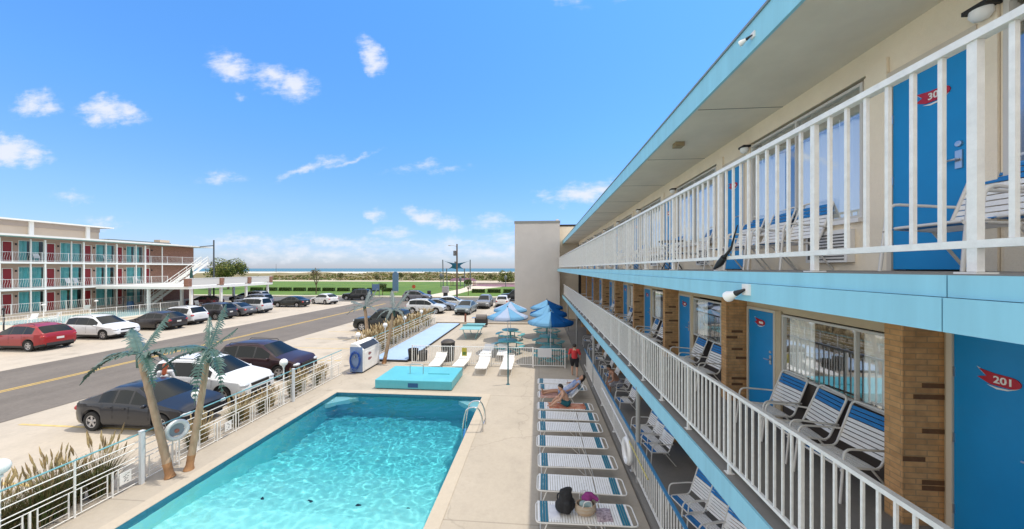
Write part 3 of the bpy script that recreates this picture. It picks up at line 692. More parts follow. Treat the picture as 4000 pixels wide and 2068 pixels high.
# ================================================================ SUN LOUNGERS
def make_lounger(back_deg, band, name='sun_lounger', straps=34):
    t = thing(name, 'x', 'sun lounger')
    # local: length along +Y from foot (0) to head (1.95), width X
    hinge = 1.28; a = R(back_deg); ca, sa = cos(a), sin(a); h = .345
    def bp(d): return (hinge+d*ca, h+d*sa)
    f = MB(); w = .29
    f.tube(rounded([(-w,hinge,h),(-w,0,h-.01),(w,0,h-.01),(w,hinge,h)],.10,4),.0145,7)
    e = bp(.66)
    f.tube(rounded([(-w,hinge,h),(-w,e[0],e[1]),(w,e[0],e[1]),(w,hinge,h)],.10,4),.0145,7)
    f.build('frame', m_frame, t, smooth=60)
    for y, dy in ((.22,-.13),(1.22,.16)):
        l = MB(); l.tube(rounded([(-w*.98,y,h),(-w*.98,y+dy,0),(w*.98,y+dy,0),(w*.98,y,h)],.05,3),.0125,7); l.build('leg', m_frame, t, smooth=60)
    l = MB(); l.tube(rounded([(-w*.8,hinge-.35,h-.02),(-w*.8,hinge-.10,.10),(w*.8,hinge-.10,.10),(w*.8,hinge-.35,h-.02)],.05,3),.010,6); l.build('brace', m_frame, t, smooth=60)
    s = MB(); n1 = int(straps*.68); n2 = straps-n1
    m1 = [0]*n1; m1[1] = m1[2] = m1[3] = 1 if band else 0
    strap_row(s,(.03,h+.012),(hinge-.01,h+.012),n1,.57,m1)
    m2 = [0]*n2; m2[-4] = m2[-3] = m2[-2] = 1 if band else 0
    q0, q1 = bp(.01), bp(.56); strap_row(s,(q0[0],q0[1]+.012),(q1[0],q1[1]+.012),n2,.57,m2)
    s.build('sling', [m_strap_w, m_strap_t], t)
    return t
lg0 = make_lounger(0, True); lgU = make_lounger(48, True)
gl = 'teal banded loungers lined up in the shade'
ys = [6.72,7.65,8.54,9.48,10.35,11.15,11.9,12.98,13.80,14.50]
lab = ['teal banded white lounger carrying the black backpack and open tote','empty teal banded lounger next to the one with the bags','empty teal banded lounger second past the one with the bags',
 'empty teal banded lounger third past the one with the bags','empty teal banded lounger second before the bare backed child','empty teal banded lounger just before the bare backed child',
 'teal banded lounger with a red towel under the seated child','teal banded lounger with raised back holding the reclining person','empty teal banded lounger just behind the reclining person','teal banded lounger last in the shade row before the white fence']
for k, y in enumerate(ys):
    src = lgU if k == 7 else lg0
    o = src if k in (0, 7) else copy_tree(src)
    o.location = (-.06+.02*(k % 3), y, 0); o.rotation_euler = (0,0,R(-90+(.8,-1,.5,0,1,-.6,.4,2,0,-1)[k])); tag(o, lab[k], None, gl)
lgw = make_lounger(24, False, straps=46)
gw = 'plain white loungers in the sun'
wl_ = [(-5.25,16.3,0,'plain white lounger in the sun behind the left part of the turquoise platform'),(-4.05,16.35,0,'plain white lounger in the sun behind the right part of the turquoise platform'),
       (-2.85,16.05,0,'plain white lounger in the sun, between the turquoise platform and the teal pole'),(-1.62,16.05,0,'plain white lounger in the sun just behind the teal pole'),
       (-2.08,18.6,0,'plain white lounger behind the picket fence near the round tables'),(-3.1,18.5,0,'plain white lounger behind the picket fence, farther from the round tables')]
for k, (x, y, a, l) in enumerate(wl_):
    o = lgw if k == 0 else copy_tree(lgw); o.location = (x,y,0); o.rotation_euler = (0,0,R((3,-2,1,-1,2,-3)[k])); tag(o, l, None, gw)

# ---- things lying on the loungers
def blob(name, label, cat, caps, mats, vox=.02, extra=None, loc=(0,0,0), rz=0, noise_amt=0, parent=None, smooth_it=3):
    """soft body: tapered capsules fused into one continuous surface"""
    mb = MB()
    for p0, r0, p1, r1 in caps:
        p0, p1 = Vector(p0), Vector(p1); d = p1-p0; n = max(2, int(d.length/(min(r0, r1)*.55))+1) if d.length > 1e-5 else 1
        for i in range(n+1 if n > 1 else 1):
            t = i/n if n > 1 else 0; mb.sph(p0+d*t, r0+(r1-r0)*t, 10, 7)
    o = mb.build(name, mats, fix=False)
    md = o.modifiers.new('r', 'REMESH'); md.mode = 'VOXEL'; md.voxel_size = vox
    ms = o.modifiers.new('s', 'SMOOTH'); ms.factor = .5; ms.iterations = smooth_it
    dg = bpy.context.evaluated_depsgraph_get(); me = bpy.data.meshes.new_from_object(o.evaluated_get(dg)); me.name = name
    old = o.data; o.modifiers.clear(); o.data = me; bpy.data.meshes.remove(old)
    if noise_amt:
        for v in me.vertices: v.co += v.normal*noise_amt*noise.noise(v.co*9)
    me.polygons.foreach_set('use_smooth', [True]*len(me.polygons))
    if not me.materials:
        for q in (mats if isinstance(mats, list) else [mats]): me.materials.append(q)
    o.location = loc; o.rotation_euler = (0,0,rz)
    if parent: o.parent = parent
    if label: tag(o, label, cat)
    return o
m_pack = M('backpack_cloth', (.014,.014,.016), .8, var=.3, vs=14)
bp = blob('backpack', 'black backpack standing on the lounger beside the open tote bag', 'backpack', [((0,0,.14),.16,(.02,.02,.30),.14),((-.08,0,.14),.13,(.09,0,.14),.13),((0,-.12,.12),.085,(0,-.12,.22),.075),((-.05,.02,.38),.07,(.10,.03,.40),.06)], m_pack, .014, loc=(.52,6.72,.37), rz=.3, noise_amt=.012)
for sx in (-1, 1):
    MB().tube(rounded([(sx*.08,.10,.32),(sx*.10,.20,.22),(sx*.10,.13,.06)],.06,3),.014,6).build('strap', m_pack, bp, smooth=60)
tote = thing('tote_bag', 'open striped tote bag stuffed with towels on the nearest lounger', 'bag', (.92,6.72,.365), .15)
m_tote = M('tote_canvas', (.42,.27,.16), .85, col2=(.50,.46,.38), vs=3, stretch=(1,1,7))
mb = MB(); prof = [(.15,0),(.20,.06),(.205,.13),(.19,.20),(.17,.20),(.17,.08),(0,.05)]
mb.lathe(prof, 22); mb.xform(Matrix.Diagonal((1.05,.72,1,1))); mb.build('bag_body', [m_tote], tote, smooth=50)
for sy in (-1, 1): MB().tube(rounded([(-.09,sy*.12,.19),(-.07,sy*.16,.34),(.07,sy*.16,.34),(.09,sy*.12,.19)],.06,4),.010,6).build('handle', M('bag_handle', (.62,.60,.58), .8) if 'bag_handle' not in MATS else MATS['bag_handle'], tote, smooth=60)
m_purple = M('purple_cloth', (.22,.03,.16), .9, var=.25, vs=12); m_tealcl = M('grey_teal_cloth', (.24,.33,.34), .9, var=.2, vs=12)
blob('purple_towel', 'purple towel spilling out of the open tote bag', 'towel', [((0,.05,.30),.06,(.10,.03,.34),.05),((.10,.03,.34),.05,(.20,-.02,.28),.04),((-.03,.05,.25),.07,(.05,.02,.27),.07)], m_purple, .014, loc=(.94,6.74,.365), noise_amt=.02)
blob('grey_towel', 'grey green towel rolled inside the open tote bag', 'towel', [((-.08,-.04,.19),.06,(.08,-.05,.20),.06),((-.02,.02,.17),.08,(.05,.02,.18),.07)], m_tealcl, .014, loc=(.92,6.72,.365), noise_amt=.015)
def cloth(name, label, x0, x1, y0, y1, z, m, hang=.05, seed=1):
    mb = MB(); nx, ny = 16, 12; vs = []; r = seed*3.1
    for j in range(ny+1):
        for i in range(nx+1):
            x = x0+(x1-x0)*i/nx; y = y0+(y1-y0)*j/ny; e = min(1, 2.2*min(j, ny-j)/ny*2)
            vs.append((x+.02*noise.noise((y*5,r,0)), y+.02*noise.noise((x*5,r,3)), z+.022*abs(noise.noise((x*7,y*7,r)))-hang*(1-e)**2))
    W = nx+1; mb.add(vs,[(j*W+i,j*W+i+1,(j+1)*W+i+1,(j+1)*W+i) for j in range(ny) for i in range(nx)])
    o = mb.build(name, m, smooth=180, fix=False); sm = o.modifiers.new('thickness','SOLIDIFY'); sm.thickness = .008
    return tag(o, label, 'towel')
m_wcloth = M('white_cloth', (.66,.66,.70), .9, var=.1, vs=8)
cloth('white_towel', 'crumpled white towel beside the black backpack', .20,.42,6.50,6.92,.375, m_wcloth, .03, 1)
cloth('patterned_wrap', 'crumpled pale pink wrap beside the tote bag on the nearest lounger', 1.12,1.42,6.50,6.9,.378, M('pink_wrap', (.55,.45,.48), .9, col2=(.14,.10,.13), vs=18), .03, 2)
m_redtow = M('red_towel', (.42,.10,.05), .9, col2=(.60,.34,.22), vs=5)
cloth('red_towel', 'red patterned beach towel spread over the lounger under the seated child', .35,1.62,11.62,12.2,.378, m_redtow, .05, 4)
cloth('pink_towel', 'faded pink towel under the legs of the reclining person', .05,.72,12.66,13.26,.378, M('pink_towel', (.42,.24,.20), .9, var=.25, vs=7), .05, 5)

# ================================================================ PEOPLE
def hand(caps, w, d, side):
    """palm, four fingers of unequal length and a thumb, continuing the forearm direction d"""
    w = Vector(w); d = Vector(d).normalized(); s = Vector(side).normalized(); n = d.cross(s).normalized()
    caps.append((w, .026, w+d*.055, .030))
    for k, (o, l) in enumerate(((-.026,.055),(-.009,.068),(.009,.063),(.026,.048))):
        b = w+d*.075+s*o; m_ = b+d*l*.55+n*.008; e = m_+d*l*.45+n*.022
        caps.append((b, .0095, m_, .009)); caps.append((m_, .009, e, .008))
    b = w+d*.03-s*.03; caps.append((b, .011, b+d*.035-s*.022+n*.012, .009))
def person(label, J, skin, cloths, hairc=None, loc=(0,0,0), rz=0, hair_long=False, vox=.013):
    """J: joint positions (m). Body = one fused surface; hair and clothes are its children"""
    c = []
    V_ = {k: Vector(v) for k, v in J.items()}
    hd = V_['head']; nk = V_['neck']; ch = V_['chest']; pv = V_['pelvis']; up = (hd-nk).normalized(); fw = Vector(J.get('face', (0,1,0))).normalized()
    sd = fw.cross(up).normalized()
    c += [(hd+up*.035,.085,hd-up*.02,.078),(hd-up*.055+fw*.03,.052,hd-up*.06+fw*.045,.042),(nk-up*.03,.052,hd-up*.06,.050),
          (hd+fw*.082-up*.012,.014,hd+fw*.10-up*.03,.013),(hd+sd*.082-up*.01,.017,hd+sd*.084-up*.03,.014),(hd-sd*.082-up*.01,.017,hd-sd*.084-up*.03,.014)]
    sl, sr = V_['shoulder_l'], V_['shoulder_r']; hl, hr = V_['hip_l'], V_['hip_r']
    c += [(sl,.056,sr,.056),(ch,.115,pv,.105),(sl*.6+sr*.4-Vector((0,0,0)),.085,ch,.10),(sr*.6+sl*.4,.085,ch,.10),(hl,.088,hr,.088),(nk,.055,ch,.08)]
    for q in 'lr':
        s_, e_, w_ = V_['shoulder_'+q], V_['elbow_'+q], V_['wrist_'+q]; h_, k_, a_ = V_['hip_'+q], V_['knee_'+q], V_['ankle_'+q]
        c += [(s_,.048,e_,.037),(e_,.037,w_,.024),(h_,.082,k_,.050),(k_,.050,k_*.65+a_*.35,.050),(k_*.65+a_*.35,.050,a_,.032)]
        hand(c, w_, w_-e_, fw if abs((w_-e_).normalized().dot(fw)) < .8 else sd)
        t_ = Vector(J.get('toe_'+q, tuple(a_+fw*.15-Vector((0,0,.05)))))
        c += [(a_-Vector((0,0,.025)),.034,t_,.026),(a_-Vector((0,0,.03)),.034,a_-fw*.035-Vector((0,0,.035)),.030)]
    o = blob('person', label, 'person', c, skin, vox, loc=loc, rz=rz)
    for nm, caps, m in cloths(V_, up, fw, sd): blob(nm, None, None, caps, m, .015, parent=o, noise_amt=.006)
    if hairc:
        hc = [(hd+up*.05-fw*.012,.088,hd+up*.02-fw*.03,.086)]
        if hair_long: hc += [(hd-fw*.05,.075,nk-fw*.07-up*.10,.06)]
        blob('hair', None, None, hc, hairc, .014, parent=o)
    ey = MB()
    for s_ in (-1,1): ey.sph(hd+fw*.078+sd*.03*s_+up*.005, .011, 8, 6)
    ey.sph(hd+fw*.083-up*.055, (.022,.012,.007), 8, 5); ey.build('eyes_and_mouth', M('eye_dark', (.05,.02,.02), .3) if 'eye_dark' not in MATS else MATS['eye_dark'], o, smooth=180)
    return o
m_redshirt = M('red_shirt', (.50,.035,.04), .85, var=.12, vs=9); m_blkshort = M('black_shorts', (.012,.012,.016), .85)
m_tealshort = M('teal_shorts', (.01,.10,.13), .8, var=.2, vs=10); m_bluewrap = M('blue_white_cover', (.42,.47,.58), .9, col2=(.05,.12,.35), vs=5)
m_patt = M('patterned_shorts', (.55,.55,.57), .9, col2=(.12,.12,.16), vs=16); m_wshirt = M('white_shirt', (.68,.69,.72), .85)
# standing, back to the camera, walking through the gate
S = .90
J = dict(head=(0,.03,1.58),neck=(0,0,1.42),chest=(0,0,1.22),pelvis=(0,-.01,.93),shoulder_l=(-.17,0,1.38),shoulder_r=(.17,0,1.38),elbow_l=(-.25,-.02,1.10),elbow_r=(.25,.03,1.10),wrist_l=(-.26,.10,.88),wrist_r=(.25,.16,.90),
  hip_l=(-.09,0,.90),hip_r=(.09,0,.90),knee_l=(-.10,.10,.49),knee_r=(.11,-.05,.49),ankle_l=(-.10,.06,.08),ankle_r=(.12,-.20,.10),face=(0,1,0))
o = person('person in a red shirt and black shorts walking away by the white fence', J, m_skin, lambda V_,u,f,s: [
  ('shirt',[(V_['chest'],.145,V_['pelvis']+Vector((0,0,.06)),.14),(V_['shoulder_l'],.075,V_['shoulder_r'],.075),(V_['shoulder_l'],.07,V_['elbow_l']*.75+V_['shoulder_l']*.25,.06),(V_['shoulder_r'],.07,V_['elbow_r']*.75+V_['shoulder_r']*.25,.06),(V_['chest']+Vector((0,0,.08)),.125,V_['chest'],.14)],m_redshirt),
  ('shorts',[(V_['pelvis'],.135,V_['pelvis']-Vector((0,0,.05)),.13),(V_['hip_l'],.115,V_['knee_l']*.85+V_['hip_l']*.15,.085),(V_['hip_r'],.115,V_['knee_r']*.85+V_['hip_r']*.15,.085)],m_blkshort)], m_hair, loc=(1.72,16.45,0), rz=-.15)
o.scale = (S*1.22,S*1.15,S)
# child sitting on the lounger, bare back turned to the camera, leaning to the pool
J = dict(head=(-.22,.02,.62),neck=(-.16,0,.50),chest=(-.08,0,.34),pelvis=(.02,0,.10),shoulder_l=(-.14,-.15,.46),shoulder_r=(-.14,.15,.46),elbow_l=(-.26,-.21,.27),elbow_r=(-.26,.20,.27),wrist_l=(-.42,-.16,.17),wrist_r=(-.42,.14,.17),
  hip_l=(0,-.08,.09),hip_r=(0,.08,.09),knee_l=(-.33,-.17,.24),knee_r=(-.33,.17,.22),ankle_l=(-.55,-.14,.05),ankle_r=(-.52,.10,.05),face=(-.9,0,-.35),toe_l=(-.68,-.16,.04),toe_r=(-.66,.12,.04))
person('bare backed person in teal shorts sitting on a red towel on a lounger', J, m_skin, lambda V_,u,f,s: [
  ('shorts',[(V_['pelvis'],.125,V_['pelvis']+Vector((-.02,0,.03)),.12),(V_['hip_l'],.105,V_['hip_l']*.45+V_['knee_l']*.55,.082),(V_['hip_r'],.105,V_['hip_r']*.45+V_['knee_r']*.55,.082)],m_tealshort)], m_hair, loc=(.98,11.88,.385), rz=0)
# reclining on the raised lounger, head at the building side, legs to the pool
J = dict(head=(1.03,0,.66),neck=(.93,0,.56),chest=(.78,0,.43),pelvis=(.42,0,.13),shoulder_l=(.90,-.17,.53),shoulder_r=(.90,.17,.53),elbow_l=(.70,-.30,.36),elbow_r=(.82,.33,.40),wrist_l=(.50,-.26,.26),wrist_r=(.60,.30,.36),
  hip_l=(.38,-.09,.10),hip_r=(.38,.09,.10),knee_l=(-.04,-.11,.16),knee_r=(-.02,.12,.11),ankle_l=(-.46,-.11,.05),ankle_r=(-.45,.12,.05),face=(-.72,0,.69),toe_l=(-.52,-.12,.15),toe_r=(-.51,.13,.15))
person('person reclining on the raised lounger in a blue and white cover up', J, m_skin2, lambda V_,u,f,s: [
  ('cover_up',[(V_['chest'],.14,V_['pelvis'],.135),(V_['shoulder_l'],.07,V_['shoulder_r'],.07),(V_['hip_l'],.11,V_['hip_l']*.5+V_['knee_l']*.5,.095),(V_['hip_r'],.11,V_['hip_r']*.5+V_['knee_r']*.5,.095)],m_bluewrap)], m_hair, loc=(.62,12.97,.37), rz=0, hair_long=True)
# sitting on a walkway chair, leaning forward
J = dict(head=(-.42,0,1.12),neck=(-.33,0,1.0),chest=(-.22,0,.82),pelvis=(.0,0,.50),shoulder_l=(-.30,-.18,.96),shoulder_r=(-.30,.18,.96),elbow_l=(-.33,-.25,.68),elbow_r=(-.33,.24,.68),wrist_l=(-.46,-.12,.55),wrist_r=(-.46,.10,.55),
  hip_l=(0,-.09,.48),hip_r=(0,.09,.48),knee_l=(-.42,-.14,.50),knee_r=(-.42,.13,.50),ankle_l=(-.40,-.13,.08),ankle_r=(-.36,.11,.08),face=(-.9,0,-.3),toe_l=(-.55,-.15,.03),toe_r=(-.51,.12,.03))
person('bare chested person in white patterned shorts leaning forward on a walkway chair', J, m_skin2, lambda V_,u,f,s: [
  ('shorts',[(V_['pelvis'],.145,V_['pelvis']+Vector((-.02,0,.05)),.14),(V_['hip_l'],.12,V_['knee_l']*.9+V_['hip_l']*.1,.10),(V_['hip_r'],.12,V_['knee_r']*.9+V_['hip_r']*.1,.10)],m_patt)], m_hair, loc=(3.22,13.75,ZG), rz=.1)
put_chair(3.28, 13.75, ZG, R(96), 'strap chair under the seated person in white patterned shorts', gg)
m_redhair = M('red_hair', (.30,.06,.02), .6)
Jst = dict(head=(0,.03,1.58),neck=(0,0,1.42),chest=(0,0,1.22),pelvis=(0,0,.93),shoulder_l=(-.17,0,1.38),shoulder_r=(.17,0,1.38),elbow_l=(-.24,.04,1.10),elbow_r=(.24,.04,1.10),wrist_l=(-.22,.18,.95),wrist_r=(.20,.20,.95),
  hip_l=(-.09,0,.90),hip_r=(.09,0,.90),knee_l=(-.10,.02,.49),knee_r=(.10,.02,.49),ankle_l=(-.10,0,.08),ankle_r=(.10,0,.08),face=(0,1,0))
def stander(label, top, low, hairc, loc, rz, skin=m_skin, long=True, s=.98):
    o = person(label, Jst, skin, lambda V_,u,f,s_: [
      ('shirt',[(V_['chest'],.13,V_['pelvis']+Vector((0,0,.04)),.125),(V_['shoulder_l'],.07,V_['shoulder_r'],.07),(V_['shoulder_l'],.062,V_['elbow_l'],.05),(V_['shoulder_r'],.062,V_['elbow_r'],.05)],top),
      ('trousers',[(V_['pelvis'],.13,V_['pelvis']-Vector((0,0,.05)),.13),(V_['hip_l'],.10,V_['knee_l'],.07),(V_['hip_r'],.10,V_['knee_r'],.07),(V_['knee_l'],.07,V_['ankle_l']+Vector((0,0,.1)),.05),(V_['knee_r'],.07,V_['ankle_r']+Vector((0,0,.1)),.05)],low)], hairc, loc, rz, hair_long=long)
    o.scale = (s,)*3; return o
m_jean = M('pale_jeans', (.12,.17,.26), .9)
stander('person with long red hair and a white shirt behind the dark sedan', m_wshirt, m_jean, m_redhair, (-14.0,11.45,-.02), .5)
stander('person in a pale top at the open door of the dark parked car', M('pale_top', (.60,.50,.42), .9), M('khaki_trousers', (.36,.30,.22), .9), m_hair, (-33.6,30.55,-.02), -1.2, long=False)

# ================================================================ PARASOLS AND TABLES
m_pole = M('parasol_pole', (.62,.63,.64), .4)
def make_umbrella(cols, r=1.28, h=2.24, rise=.55, pat=(0,1,0,1,0,1,0,1)):
    t = thing('parasol', 'x', 'parasol')
    MB().cyl((0,0,0),(0,0,h+rise+.05),.02,n=10).build('pole', m_pole, t, smooth=60)
    mb = MB(); n = 8; ring = 5
    for k in range(n):
        a0, a1 = 2*pi*k/n, 2*pi*(k+1)/n; vs = []
        for i in range(ring+1):
            f = i/ring; z = h+rise*(1-f)**1.15
            for q in range(5):
                g = q/4; a = a0+(a1-a0)*g; sag = 1-.055*4*g*(1-g)*f
                vs.append((r*f*cos(a)*sag, r*f*sin(a)*sag, z-.03*4*g*(1-g)*f))
        fs = [(i*5+q,i*5+q+1,(i+1)*5+q+1,(i+1)*5+q) for i in range(ring) for q in range(4)]
        mb.add(vs, fs, pat[k])
        # valance
        b = len(vs)-5; vv = [vs[b+q] for q in range(5)]
        mb.add(vv+[(x*1.005,y*1.005,z-.13) for x,y,z in vv],[(q,q+1,q+6,q+5) for q in range(4)], pat[k])
    o = mb.build('canopy', cols, t, smooth=40, fix=False); sm = o.modifiers.new('thickness','SOLIDIFY'); sm.thickness = .004
    for k in range(n):
        a = 2*pi*k/n; MB().tube([(0,0,h+rise-.04),(r*.5*cos(a),r*.5*sin(a),h+rise*.44),(r*.985*cos(a),r*.985*sin(a),h-.012)],.006,5).build('rib', m_pole, t)
    MB().lathe([(0,.10),(.022,.07),(.03,0)],10,(0,0,h+rise+.01)).build('finial', m_black, t)
    return t
def cloth_mat(name, c):
    m = bpy.data.materials.new(name); m.use_nodes = True; nt = m.node_tree; nt.nodes.clear(); o = nt.nodes.new('ShaderNodeOutputMaterial'); a = nt.nodes.new('ShaderNodeBsdfDiffuse'); b = nt.nodes.new('ShaderNodeBsdfTranslucent'); x = nt.nodes.new('ShaderNodeMixShader'); x.inputs[0].default_value = .35
    a.inputs[0].default_value = (*c,1); b.inputs[0].default_value = (*c,1); nt.links.new(a.outputs[0],x.inputs[1]); nt.links.new(b.outputs[0],x.inputs[2]); nt.links.new(x.outputs[0],o.inputs[0]); MATS[name] = m; return m
u_light = cloth_mat('parasol_pale_blue', (.22,.47,.70)); u_mid = cloth_mat('parasol_blue', (.10,.32,.62)); u_dark = cloth_mat('parasol_navy', (.015,.11,.34)); u_white = cloth_mat('parasol_white', (.48,.57,.74))
gu = 'blue parasols over the picnic tables'
uA = make_umbrella([u_light, u_white]); uB = make_umbrella([u_dark, u_light], pat=(0,0,0,0,1,1,0,0))
ul = [(uA,-1.95,20.8,.2,'pale blue and white parasol over the round table nearest the fence in the sun'),(uA,-2.1,24.4,.5,'pale blue and white parasol over the second round table in the sun'),
      (uB,.65,18.95,.0,'dark and mid blue parasol over the shaded table nearest the white fence'),(uB,.62,22.3,.35,'dark and mid blue parasol over the second shaded table'),(uB,.6,26.0,.2,'dark and mid blue parasol over the shaded table nearest the tower')]
seen = set()
for src, x, y, a, l in ul:
    o = src if src.name not in seen else copy_tree(src); seen.add(src.name); o.location = (x,y,0); o.rotation_euler = (0,0,a); tag(o, l, None, gu)
def make_round_table():
    t = thing('picnic_table', 'x', 'picnic table')
    MB().lathe([(.03,.745),(.60,.745),(.62,.73),(.62,.70),(.03,.70)],28).build('tabletop', m_teal, t, smooth=40)
    MB().lathe([(.30,.0),(.28,.04),(.07,.06),(.06,.70)],14).build('pedestal', m_teal, t, smooth=40)
    for k in range(4):
        a = pi/4+k*pi/2; mb = MB(); vs = []; n = 8
        for i in range(n+1):
            b = a-.52+1.04*i/n
            for rr_, z in ((.80,.44),(1.08,.44),(1.08,.40),(.80,.40)): vs.append((rr_*cos(b),rr_*sin(b),z))
        mb.add(vs,[(4*i+j,4*i+(j+1)%4,4*i+4+(j+1)%4,4*i+4+j) for i in range(n) for j in range(4)]+[(3,2,1,0),(4*n,4*n+1,4*n+2,4*n+3)]); b_ = mb.build('bench_seat', m_teal, t)
        MB().tube(rounded([(.1*cos(a),.1*sin(a),.30),(.85*cos(a),.85*sin(a),.12),(.94*cos(a),.94*sin(a),.40)],.1,3),.028,7).build('seat_arm', m_teal, t); MB().cyl((.92*cos(a),.92*sin(a),0),(.92*cos(a),.92*sin(a),.2),.028,n=7).build('leg', m_teal, t)
    return t
rt = make_round_table(); gp = 'round teal picnic tables'
rl = ['round teal picnic table in the sun nearest the white fence','round teal picnic table in the sun under the second pale parasol','round teal picnic table in the shade nearest the white fence','round teal picnic table in the shade under the second dark parasol','round teal picnic table in the shade nearest the tower']
for k, (x, y, a) in enumerate([(u_[1],u_[2],u_[3]) for u_ in ul]):
    o = rt if k == 0 else copy_tree(rt); o.location = (x,y,0); o.rotation_euler = (0,0,a); tag(o, rl[k], None, gp)
# ================================================================ FENCES
def street_fence(name, label, x, y0, y1, step=.62):
    t = thing(name, label, 'fence', (x, y0, 0)); L_ = y1-y0
    for z, r in ((.045,.011),(.57,.010),(.66,.011),(.87,.011),(1.02,.012)):
        MB().tube([(0,0,z),(0,L_,z)], r, 6).build('rail', m_white_rail, t)
    MB().tube([(0,0,1.2),(0,L_,1.2)], .018, 6).build('cap_rail', m_trail, t)
    k = 0; y = .05
    while y < L_-.4:
        mb = MB(); a, b = y+.10, y+.53
        for q in (a, b): mb.bx(-.009,.009,q-.009,q+.009,.05,.57)
        for z in (.17,.30,.43): mb.tube([(0,a,z),(0,b,z)],.0065,5)
        mb.build('bar_panel', m_white_rail, t)
        MB().bx(-.014,.014,y-.014,y+.014,0,1.2 if k % 2 == 0 else .57).build('post', m_white_rail, t)
        y += step; k += 1
    return t
m_trail = M('teal_cap_rail', (.16,.38,.42), .45, var=.15, vs=3)
street_fence('pool_fence', 'white horizontal bar fence with teal cap rail between the pool deck and parked cars', -9.68, 2.45, 15.7)
street_fence('pool_fence', 'white horizontal bar fence beyond the ice chest beside the pale blue court', -9.72, 17.9, 31.0)
for k, (x, y, l) in enumerate(((-9.6,7.34,'thick pale grey post at the near palms'),(-9.6,12.35,'thick pale grey post beside the globe lamp at the pool fence'))):
    tag(MB().bx(-.036,.036,-.036,.036,0,1.27).bx(-.046,.046,-.046,.046,1.271,1.29).build('fence_post', M('pale_grey_post', (.62,.65,.68), .5) if k == 0 else MATS['pale_grey_post'], loc=(x,y,0)), l, 'post', 'thick fence posts')
def globe_lamp():
    t = thing('globe_lamp', 'x', 'lamp')
    MB().lathe([(.05,0),(.05,.02),(.024,.05),(.024,1.40),(.05,1.42),(.05,1.46),(0,1.46)],12).build('lamp_post', m_white, t, smooth=40)
    MB().sph((0,0,1.60),.14,18,12).build('globe', m_globe, t, smooth=180)
    return t
gl0 = globe_lamp(); g_ = 'white globe lamps along the pool fence'
gla = ['white globe lamp at the bottom left corner of the photo','white globe lamp in front of the white crossover beside the near palms','white globe lamp in front of the dark maroon crossover','white globe lamp behind the ice chest','white globe lamp in front of the black off roader between the far palms','white globe lamp beside the straw coloured grass','white globe lamp nearest the silver crossover']
for k, (y, l) in enumerate(zip((5.3,8.85,12.1,17.4,20.6,23.7,27.2), gla)):
    o = gl0 if k == 0 else copy_tree(gl0); o.location = (-9.80,y,0); tag(o, l, None, g_)
# white picket fence across the deck
def picket_fence(name, label, p0, p1, h=1.02, pick=.12, mat=None, wave=False):
    p0, p1 = Vector(p0), Vector(p1); d = p1-p0; L_ = d.length; t = thing(name, label, 'fence', p0, math.atan2(d.y,d.x)); mat = mat or m_white_rail
    MB().bx(0,L_,-.018,.018,h-.035,h).build('top_rail', mat, t); MB().bx(0,L_,-.015,.015,.10,.13).build('bottom_rail', mat, t)
    n = max(1, round(L_/2.0))
    for i in range(n+1): MB().bx(L_*i/n-.025,L_*i/n+.025,-.025,.025,0,h+.03).build('post', mat, t)
    for i in range(n):
        a, b = L_*i/n, L_*(i+1)/n; m_ = max(2, round((b-a)/pick)); mb = MB()
        for q in range(1, m_):
            x = a+(b-a)*q/m_
            if wave: mb.tube([(x-.03,0,.13),(x-.045,0,.13+(h-.16)*.25),(x,0,.13+(h-.16)*.5),(x+.045,0,.13+(h-.16)*.75),(x+.03,0,h-.035)],.009,4)
            else: mb.bx(x-.009,x+.009,-.009,.009,.131,h-.036)
        mb.build('picket_panel', mat, t)
    return t
picket_fence('picket_fence', 'low white picket fence crossing the sunny deck behind the loungers', (-6.9,17.72,0), (-.35,17.72,0))
picket_fence('picket_fence', 'low white picket fence crossing the shaded deck behind the person in red', (-.30,17.62,0), (1.35,17.62,0))
mb = MB(); mb.ob((.30,17.55,.78),(.72,.012,.44)); sgn = tag(mb.build('notice_board', M('notice_white', (.62,.62,.64), .6)), 'blank looking white notice board hung on the shaded picket fence', 'sign')

# ================================================================ FAKE PALMS
m_trunk = M('palm_trunk_fibre', (.30,.21,.135), .9, col2=(.46,.34,.235), vs=9, bump=.5, bs=30, stretch=(1,1,.25))
m_trunkb = M('palm_trunk_base', (.36,.19,.09), .85, var=.25, vs=6)
m_frond = M('painted_frond', (.022,.070,.055), .4, col2=(.065,.135,.115), vs=5); m_frond.node_tree.nodes['Principled BSDF'].inputs['Coat Weight'].default_value = .3
m_frond2 = M('weathered_frond', (.07,.10,.10), .6, col2=(.16,.20,.20), vs=6)
def frond_mb(L_, droop, w, seed, rise=.4):
    """feather leaf along +X: a stiff mid rib with many toothed leaflets that hang in a V"""
    r = random.Random(seed); mb = MB(); n = 22; rib = []
    for i in range(n+1):
        t = i/n; rib.append(Vector((L_*(t-.10*droop*t*t), 0, L_*(rise*t-droop*t*t))))
    mb.tube(rib, [.022*(1-.75*i/n) for i in range(n+1)], 5)
    for i in range(2, n+1):
        t = i/n; ww = w*(sin(pi*min(1, t*.9+.12)))**.6*r.uniform(.6,1.15)
        d = (rib[i]-rib[i-1]).normalized()
        for s in (-1, 1):
            lw = L_/n*r.uniform(.55,.8); p = rib[i]; out = Vector((.42,s*.85,0))+d*.15; out.normalize()
            q = p+out*ww+Vector((0,0,-ww*r.uniform(.15,.45))); m_ = p+out*ww*.5+Vector((0,0,.03-ww*.08))
            mb.add([p-d*lw, p+d*lw, m_+d*lw*.95, m_-d*lw*.95, q+d*lw*.3, q-d*lw*.3],[(0,1,2,3),(3,2,4,5)])
    return mb
